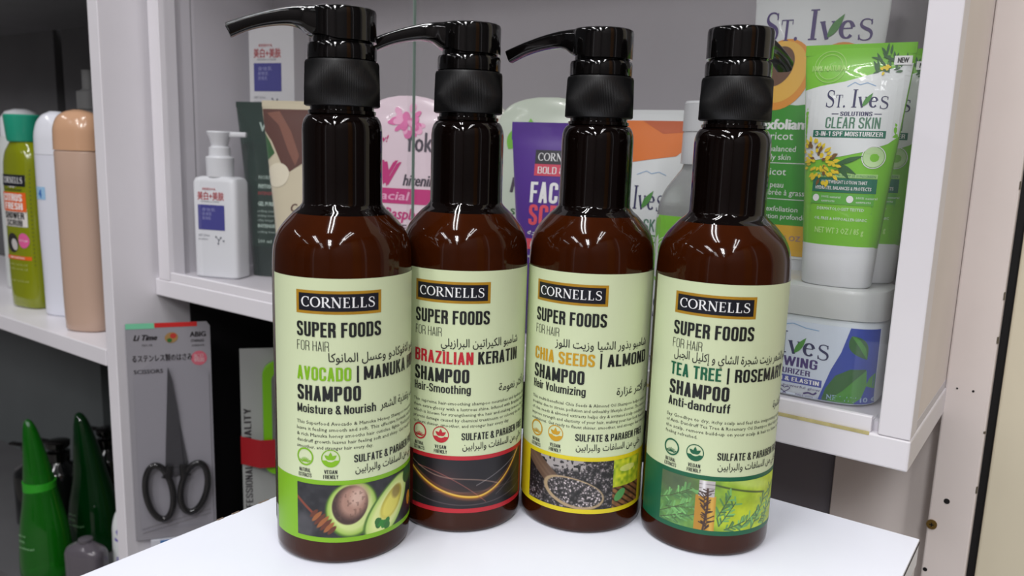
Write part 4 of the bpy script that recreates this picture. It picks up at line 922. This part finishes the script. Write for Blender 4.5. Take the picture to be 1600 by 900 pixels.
# ------------------------------------------------------------------ bottles on the left shelf
SZ = -25.7
t = thing('shower_scrub_bottle', 'yellow-green citrus shower scrub bottle with teal cap on the left shelf', 'bottle', (-1150, 497, SZ), R_(8))
S = Solid([(0, 28, 17, 3), (3, 31, 20, 3), (60, 32.5, 21, 3), (150, 32.5, 21, 3), (190, 32, 20, 2.8), (206, 29, 19, 2.5), (216, 22, 17, 2.2), (222, 17, 16, 2)], 4); S.mesh(m_ := MB(), mat('citrus_gel', (128, 136, 16), .12, coat=.5, sss=.15)); m_.build('bottle_body', t, 50)
MB().lathe([(17, 220), (19.5, 221), (20.5, 225), (22.5, 252), (22.5, 254), (21, 255.5)], mat('teal_cap', (34, 148, 120), .3, coat=.3), 40).build('cap', t, 30)
def f(mb, P):
    P(quad(-24, 24, 110, 178, 12, 1), mat('white_label', (214, 210, 206), .45), .3); P(quad(-24, 24, 163, 178, 12, 1), panel_black, .45); P(serif('CORNELLS', -21, 167, 8, 42), white_ink, .6)
    P(text('Your Beauty Essential', -18, 157, 3.6, 36, 0, 1, shear=.3), ink, .5); orange = mat('orange_label', (222, 96, 32), .4)
    P(quad(-24, 24, 130, 155, 12, 1), orange, .45); P(cond('CITRUS', -19, 143.5, 9.5, 38, .17), white_ink, .6); P(cond('FRESH', -17, 132.5, 9, 36, .17), white_ink, .6)
    P(cond('SHOWER', -20, 120.4, 8.6, 40, .17), ink, .5); P(cond('SCRUB', -16, 111, 8, 33, .17), ink, .5)
    P(poly(ell(-6, 88, 12, 13, 0, 24), 4), mat('photo_dark', (44, 42, 40), .45), .4); P(poly(ell(-2, 86, 6, 8, .4, 18), 3), mat('photo_grey', (190, 186, 184), .45), .5); P(poly(ell(16, 92, 9, 10, 0, 22), 3), mat('pink_sticker', (214, 92, 148), .4), .55)
    P(text('100% vegan', 9, 91, 2.6, 14, 0, 1), white_ink, .7); P(quad(-26, 26, 66, 71, 12, 1), orange, .45); P(text('EXFOLIATING', -14, 67.3, 2.6, 30, .02, 1), white_ink, .6)
    for v in (58, 52, 36): P(text('500 ML / 16.9 FL OZ', -20, v, 2.4, 40, 0, 1), mat('pale_olive_ink', (186, 190, 120), .5))
    for k in range(24): P(poly(ell(28.6, 60+k*5.4, .7, .9, 0, 8)), mat('dark_dots', (70, 80, 14), .5))
art(t, S, f)
t = thing('lotion_bottle', 'plain white rounded lotion bottle on the left shelf with small blue price sticker', 'bottle', (-1068, 500, SZ), R_(20))
S = Solid([(0, 24, 16, 2.6), (3, 27, 18, 2.6), (40, 27, 18.5, 2.6), (120, 28.5, 19, 2.6), (200, 28.5, 19, 2.6), (206, 28.4, 19, 2.6)], 4); S.mesh(m_ := MB(), mat('milky_white_plastic', (216, 218, 228), .25, coat=.3)); m_.build('bottle_body', t, 50)
C = Solid([(206.4, 28.4, 19, 2.6), (226, 28, 19, 2.6), (243, 25, 17, 2.5), (255, 17, 12, 2.3), (260, 7, 5, 2.1)], 5); C.mesh(m_ := MB(), mat('milky_cap', (224, 226, 234), .2, coat=.5)); m_.build('domed_cap', t, 50)
def f(mb, P): P(quad(-21, -4, 150, 166, 5, 1), mat('pale_blue_sticker', (150, 190, 222), .45), .3); P(text('4', -16, 152.5, 10, 6, .05), mat('sticker_blue_ink', (60, 110, 180), .4), .5)
art(t, S, f, 'price_sticker')
t = thing('lotion_bottle', 'peach coloured lotion bottle with domed cap on the left shelf beside the dividing board', 'bottle', (-966, 478, SZ), R_(25))
S = Solid([(0, 24, 17, 2.6), (3, 27, 20, 2.6), (60, 28, 21, 2.6), (212, 28.5, 21, 2.6), (214, 27.5, 20, 2.6)], 4); S.mesh(m_ := MB(), mat('peach_plastic', (184, 156, 138), .3, coat=.3)); m_.build('bottle_body', t, 50)
C = Solid([(214.4, 29, 21.4, 2.6), (236, 28.6, 21, 2.6), (250, 25, 18, 2.5), (258, 16, 12, 2.3), (261, 6, 5, 2.1)], 5); C.mesh(m_ := MB(), mat('peach_cap', (198, 156, 124), .2, coat=.5)); m_.build('domed_cap', t, 50)
t = thing('pump_bottle', 'grey pump bottle standing behind the white and peach bottles', 'bottle', (-1176, 600, SZ)); grey_p = mat('grey_plastic', (120, 120, 120), .35)
MB().lathe([(24, 0), (26, 3), (26, 250), (22, 262), (14, 268)], grey_p, 40).build('bottle_body', t, 40); MB().lathe([(15, 267), (17, 268), (17, 292), (12, 294), (9, 296), (9, 322)], grey_p, 32).build('pump_head', t, 30)
t = thing('white_bottle', 'white capped bottle at the far left edge behind the citrus scrub', 'bottle', (-1302, 560, SZ)); 
MB().lathe([(30, 0), (33, 3), (33, 215), (28, 226)], mat('soft_white_plastic', (200, 204, 202), .35), 40).build('bottle_body', t, 40); MB().lathe([(27, 225), (28, 226), (27, 252), (20, 262), (8, 266)], white_plastic, 40).build('cap', t, 40)

# ------------------------------------------------------------------ lower shelf: aloe bottles, black pumps, pouch
LZ = -419.7
def aloe(loc, rz, label, rgb, hgt, lean, rb, ring=True):
    t = thing('aloe_bottle', label, 'bottle', loc, R_(rz), 'leaf shaped aloe bottles')
    g = mat('aloe_green_%d' % rgb[1], rgb, .1, coat=.6, trans=.55, ior=1.25); rows = []
    P = [(a, q, o) for q, a, o in mono([(0, rb*.92, 0), (.03, rb, 0), (.28, rb*.92, .0), (.5, rb*.68, -.04), (.56, rb*.62, -.07), (.68, rb*.52, -.14), (.83, rb*.38, -.26), (.94, rb*.25, -.37), (.985, rb*.14, -.43), (1.0, .6, -.45)], 5)]
    for r, q, o in P: rows.append([(r*math.cos(2*PI*k/48)+o*lean, r*.86*math.sin(2*PI*k/48), q*hgt) for k in range(48)])
    cut = next(i for i, p in enumerate(P) if p[1] > .56); mb = MB(); mb.rings(rows[:cut+1], g); mb.build('bottle_body', t, 60); mb = MB(); mb.rings(rows[cut:], g); mb.build('leaf_cap', t, 60)
    if ring:
        r, q, o = P[cut]; mb = MB(); mb.rings([[(r*1.03*math.cos(2*PI*k/48)+o*lean, r*.89*math.sin(2*PI*k/48), q*hgt+d) for k in range(48)] for d in (-7, 7)], mat('bright_green_ring', (40, 150, 30), .25)); mb.build('cap_ring', t, 40)
    S = Solid([(0, rb, rb*.86, 2), (hgt, rb, rb*.86, 2)], 1)
    art(t, S, lambda mb, Pp: [Pp(text(s, -14, v, 3.4, w, 0, 1), mat('pale_mint_ink', (150, 200, 150), .4), .6) for s, v, w in (('aloe', hgt*.3, 14), ('99%', hgt*.26, 12), ('soothing gel', hgt*.22, 26))], 'lettering')
    return t
aloe((-1156, 489, LZ), 20, 'bright green leaf-shaped aloe gel bottle below the left shelf', (24, 122, 22), 230, 36, 37)
aloe((-1180, 572, LZ), 20, 'darker green leaf-shaped aloe gel bottle right of the bright one', (8, 66, 24), 213, 40, 41, False)
def dark_pump(loc, label, h, r):
    t = thing('black_pump_bottle', label, 'bottle', loc, R_(200), 'black pump bottles on the lower shelf')
    MB().lathe([(r*.94, 0), (r, 3), (r, h*.62), (r*.9, h*.7), (r*.5, h*.76), (r*.45, h*.8)], mat('smoky_black_plastic', (14, 15, 16), .12, coat=.5), 40).build('bottle_body', t, 40)
    MB().lathe([(r*.5, h*.79), (r*.52, h*.8), (r*.52, h*.88), (r*.3, h*.89), (r*.22, h*.97)], black_gloss, 32).build('pump_collar', t, 30)
    mb = MB(); mb.lathe([(r*.5, h*.93), (r*.55, h*.95), (r*.55, h*.99), (r*.45, h)], black_gloss, 32); mb.box(0, r*1.5, -5, 5, h*.955, h*.99, black_gloss, 2); mb.build('pump_head', t, 30)
dark_pump((-1335, 556, LZ), 'smoky black pump bottle at the far left edge of the lower shelf', 130, 30)
dark_pump((-1270, 566, LZ), 'smoky black pump bottle directly behind the bright aloe bottle', 150, 32)
dark_pump((-1262, 640, LZ), 'smoky black pump bottle seen between the two aloe bottles', 152, 31)
t = thing('grey_refill_bottle', 'smoky translucent bottle in front of the dark aloe bottle', 'bottle', (-1044, 492, LZ), R_(20))
S = Solid([(0, 24, 15, 3), (3, 27, 17, 3), (66, 29, 17, 3), (74, 27, 15, 2.8), (80, 18, 10, 2.4), (84, 9, 7, 2)], 4); S.mesh(m_ := MB(), mat('smoky_clear_plastic', (110, 104, 112), .15, trans=.35, coat=.4)); m_.build('bottle_body', t, 50)
MB().lathe([(8.6, 83), (9, 84), (9, 88), (7, 89)], mat('smoky_cap', (90, 86, 92), .3), 24).build('cap', t, 30)
t = thing('white_tube', 'white tube with purple letters peeking out behind the shelf divider', 'tube', (-1020, 541, LZ), R_(25))
S = Solid([(0, 22, 15, 2.6), (3, 24, 17, 2.6), (90, 24, 15, 2.5), (112, 20, 11, 2.4), (124, 10, 6, 2.2)], 4); S.mesh(m_ := MB(), tubewhite); m_.build('tube_body', t, 50)
art(t, S, lambda mb, P: (P(text('S', -14, 78, 18, 13, .03, shear=.2), mat('violet_script', (104, 90, 180), .4)), P(text('spa', -12, 50, 8, 18, .02, shear=.2), mat('violet_script', (104, 90, 180), .4))))
t = thing('yellow_carton', 'pale yellow carton standing behind the white tube and the divider', 'box', (-1066, 606, LZ), R_(25))
MB().box(-20, 20, -14, 14, 0, 196, mat('pale_yellow_card', (176, 166, 104), .5), .8).build('carton_body', t, 0); MB().box(-14, 14, -14.5, -14, 40, 150, mat('yellow_label', (200, 190, 130), .5)).build('label', t, 0)

# ------------------------------------------------------------------ packets under the cabinet
GZ = -449.7
t = thing('blue_white_box', 'white and blue packet under the scissors card', 'box', (-803, 497, GZ), R_(54.3))
MB().box(-42, 42, -1, 16, 0, 198.6, mat('grey_white_card', (196, 198, 206), .5), .6).build('carton_body', t, 0); MB().box(-32, 20, -1.4, -1, 60, 197.6, mat('packet_blue', (70, 116, 176), .4)).build('blue_panel', t, 0)
t = thing('scissors_pack', 'clear blister card holding black-handled scissors below the cabinet', 'packaging', (-812.5, 486.5, -250.4), R_(54.3))
card = mat('blister_card', (140, 138, 144), .4, coat=.2); cv = 255
mb = MB(); pts = [(-43.5, 0), (30, 0), (40, 6), (43.5, 14), (43.5, 250), (40, 255), (-43.5, 255)]
mb.add([(x, -.4, z) for x, z in pts]+[(x, .6, z) for x, z in pts], [tuple(range(7)), tuple(range(13, 6, -1))]+[(i, i+7, (i+1) % 7+7, (i+1) % 7) for i in range(7)], card); mb.build('backing_card', t, 0)
S = Solid([(0, 43, 1, 8), (255, 43, 1, 8)], 1); S.front = lambda u, v, o: (u, -.4-o, v)
def f(mb, P):
    gy = mat('soft_black_ink', (52, 48, 52), .5)
    P(quad(-43, -14, 249, 255.2), mat('mint_header', (112, 190, 152), .45), .3); P(quad(-14, 30, 250, 255.2), mat('red_header', (190, 34, 32), .45), .3)
    P(text('Li Time', -36, 236, 6, 24, .05, shear=.3), gy); P(text('NO.08', -27, 229, 2.6, 10, 0, 1), gy); P(text('ABIG', 22, 238, 5.6, 17, .04), gy); P(text('STAINLESS', 23, 232, 2.8, 14, .02, 1), gy); P(text('scissors', 24, 227, 2.6, 13, .02, 1), gy)
    P(text('るステンレス製のはさみ', -38, 212, 6, 62, .02), gy); P(text('SCISSORS', -37, 198, 4.4, 30, .03), gy)
    P(poly(ell(3, 238, 7, 6, .3, 18)), mat('tan_picture', (150, 118, 70), .5), .3); P(poly(ell(5, 240, 3.4, 3, 0, 14)), mat('red_picture', (176, 50, 40), .5), .4); P(poly(ell(1, 235, 2.6, 2.4, 0, 14)), leafgreen(1), .45)
    P(poly(ell(31, 213, 8.4, 8.4, 0, 24)), mat('rose_sticker', (190, 92, 108), .45), .3); P(text('新品', 25.5, 209.5, 7, 11, .03), mat('pale_rose_ink', (220, 170, 176), .4), .45)
    for v in (17, 22): P(stroke([(-36, v-9), (38, v+8)], .6), mat('crease_grey', (110, 106, 108), .6))
art(t, S, f, 'printed_front')
blis = mat_glass('blister_plastic', (.97, .97, .98), 1.22, .012)
mb = MB(); o_ = [(-38, 14), (42.5, 14), (42.5, 198), (24, 213), (-16, 213), (-38, 198)]; i_ = [(-36, 17), (41, 17), (41, 196), (23, 210.5), (-15, 210.5), (-36, 196)]
mb.add([(x, -.5, z) for x, z in o_]+[(x, -14, z) for x, z in i_], [(i, (i+1) % 6, (i+1) % 6+6, i+6) for i in range(6)]+[tuple(range(6, 12))], blis); mb.build('blister', t, 20)
steel = mat('brushed_steel', (92, 92, 96), .35, metal=.85)
sc = thing('scissors', 'steel scissors with black loop handles inside the blister card', 'scissors', (-812.5, 486.5, -250.4), R_(54.3))
def flat(mb, pts, y0, y1, m):
    n = len(pts); mb.add([(x, y0, z) for x, z in pts]+[(x, y1, z) for x, z in pts], [tuple(range(n)), tuple(range(2*n-1, n-1, -1))]+[(i, i+n, (i+1) % n+n, (i+1) % n) for i in range(n)], m)
mb = MB(); flat(mb, [(-2, 205), (2, 190), (7, 150), (10, 100), (11, 82), (2, 76), (-9, 84), (-7, 120), (-4, 170)], -4.4, -3.0, steel); mb.build('blade', sc, 0)
mb = MB(); flat(mb, [(-1, 203), (5, 160), (12, 110), (16, 84), (6, 74), (0, 90), (-1, 140)], -3.0, -1.8, steel); mb.build('blade', sc, 0)
for cx, cz, rx, rz, tl, jn in ((-16, 59, 14, 33, .12, (-4, 84)), (21, 61, 14, 30, -.2, (10, 84))):
    pts = [(cx+p[0], -7, cz+p[1]) for p in ell(0, 0, rx, rz, tl, 40)]; mb = MB(); mb.tube(pts+pts[:2], 3.6, black_gloss, 12); mb.tube([(cx+(7 if cx < 0 else -7), -7, cz+rz*.62), (cx*.55+(2 if cx < 0 else 0), -7, 76), (jn[0], -6, jn[1]+6)], [5.2, 5.6, 4.2], black_gloss, 12); mb.build('handle', sc, 50)
mb = MB(); mb.rings([[(2.5+3.2*math.cos(2*PI*i/20), y, 84+3.2*math.sin(2*PI*i/20)) for i in range(20)] for y in (-3.6, -5.4)], steel); mb.build('pivot', sc, 30)
# hair brush on its card
bx = thing('brush_box', 'plain grey carton under the green brush card', 'box', (-738, 592, GZ), R_(50)); MB().box(-52, 52, -14, 14, 0, 205, mat('plain_grey_card', (120, 120, 122), .6), 1).build('carton_body', bx, 0)
t = thing('brush_pack', 'white card holding a lime green hair brush, right of the scissors', 'packaging', (-738, 592, -244.4), R_(50))
MB().box(-55, 55, -.5, .8, 0, 214, mat('brush_card', (150, 152, 150), .45)).build('backing_card', t, 0)
S = Solid([(0, 55, 1, 8), (214, 55, 1, 8)], 1); S.front = lambda u, v, o: (u, -.5-o, v)
def f(mb, P):
    ik = mat('soft_black_ink', (52, 48, 52), .5)
    def vert(s, x, y, h, L):
        g = cond(s, 0, 0, h, L, .14); P(([(x-q[1], y+q[0]) for q in g[0]], g[1]), ik)
    vert('PROFESSIONAL', -44, -2, 8, 74); vert('QUALITY', -44, 92, 8, 50)
art(t, S, f, 'printed_front')
rb_ = mat('red_band', (150, 22, 30), .45); mb = MB(); mb.rings([[(x, y, z) for x, y in ((-56.2, 2), (-56.2, -1), (-34, -18), (50, -18), (56.2, -1), (56.2, 2), (55.4, 2), (55.4, -.9), (49.6, -17.4), (-33.6, -17.4), (-55.4, -.9), (-55.4, 2))] for z in (74, 108)], rb_); t2 = mb.build('red_band', t, 0)
mb = MB(); put(mb, quad(6, 36, 78, 105), lambda u, v, o: (u, -18-o, v), mat('pale_red_logo', (196, 120, 122), .45), .2)
for a in (0, 8, 16): put(mb, stroke([(9, 100-a*.9), (20, 94-a*.9), (22, 99-a*.9), (33, 92-a*.9)], 2.4), lambda u, v, o: (u, -18-o, v), mat('red_band', (150, 22, 30), .45), .4)
put(mb, cond('MERCI', 10, 72.5+6, 3.6, 22, .15), lambda u, v, o: (u, -18-o, v), mat('red_band', (150, 22, 30), .45), .5); mb.build('logo_patch', t, 0)
hb_ = thing('hair_brush', 'lime green paddle hair brush with grey cushion strapped to the white card', 'brush', (-738, 592, -244.4), R_(50)); limeb = mat('lime_brush_plastic', (112, 176, 18), .25, coat=.4)
def rrect(x0, x1, z0, z1, r, n=6):
    out = []
    for cx, cz, a0 in ((x1-r, z1-r, 0), (x0+r, z1-r, 90), (x0+r, z0+r, 180), (x1-r, z0+r, 270)): out += [(cx+r*math.cos(R_(a0+90*k/n)), cz+r*math.sin(R_(a0+90*k/n))) for k in range(n+1)]
    return out
mb = MB(); mb.rings([[(x, y, z) for x, z in rrect(-30+d, 46-d, 62+d, 200-d, 16-d)] for y, d in ((-1, 1), (-3, 0), (-12, 0), (-14, 1.5))], limeb); mb.build('paddle', hb_, 40)
mb = MB(); mb.rings([[(x, y, z) for x, z in rrect(-20+d, 36-d, 74+d, 190-d, 12-d)] for y, d in ((-13.5, 0), (-15.5, 1), (-16.4, 5))], mat('grey_cushion', (92, 92, 92), .6)); mb.build('cushion', hb_, 40)
mb = MB(); mb.tube([(8, -10.5, 66), (8, -10.5, 50), (8, -10.5, 30), (8, -10.5, 6)], [9.6, 9, 8.4, 9], limeb, 16); mb.build('handle', hb_, 50)
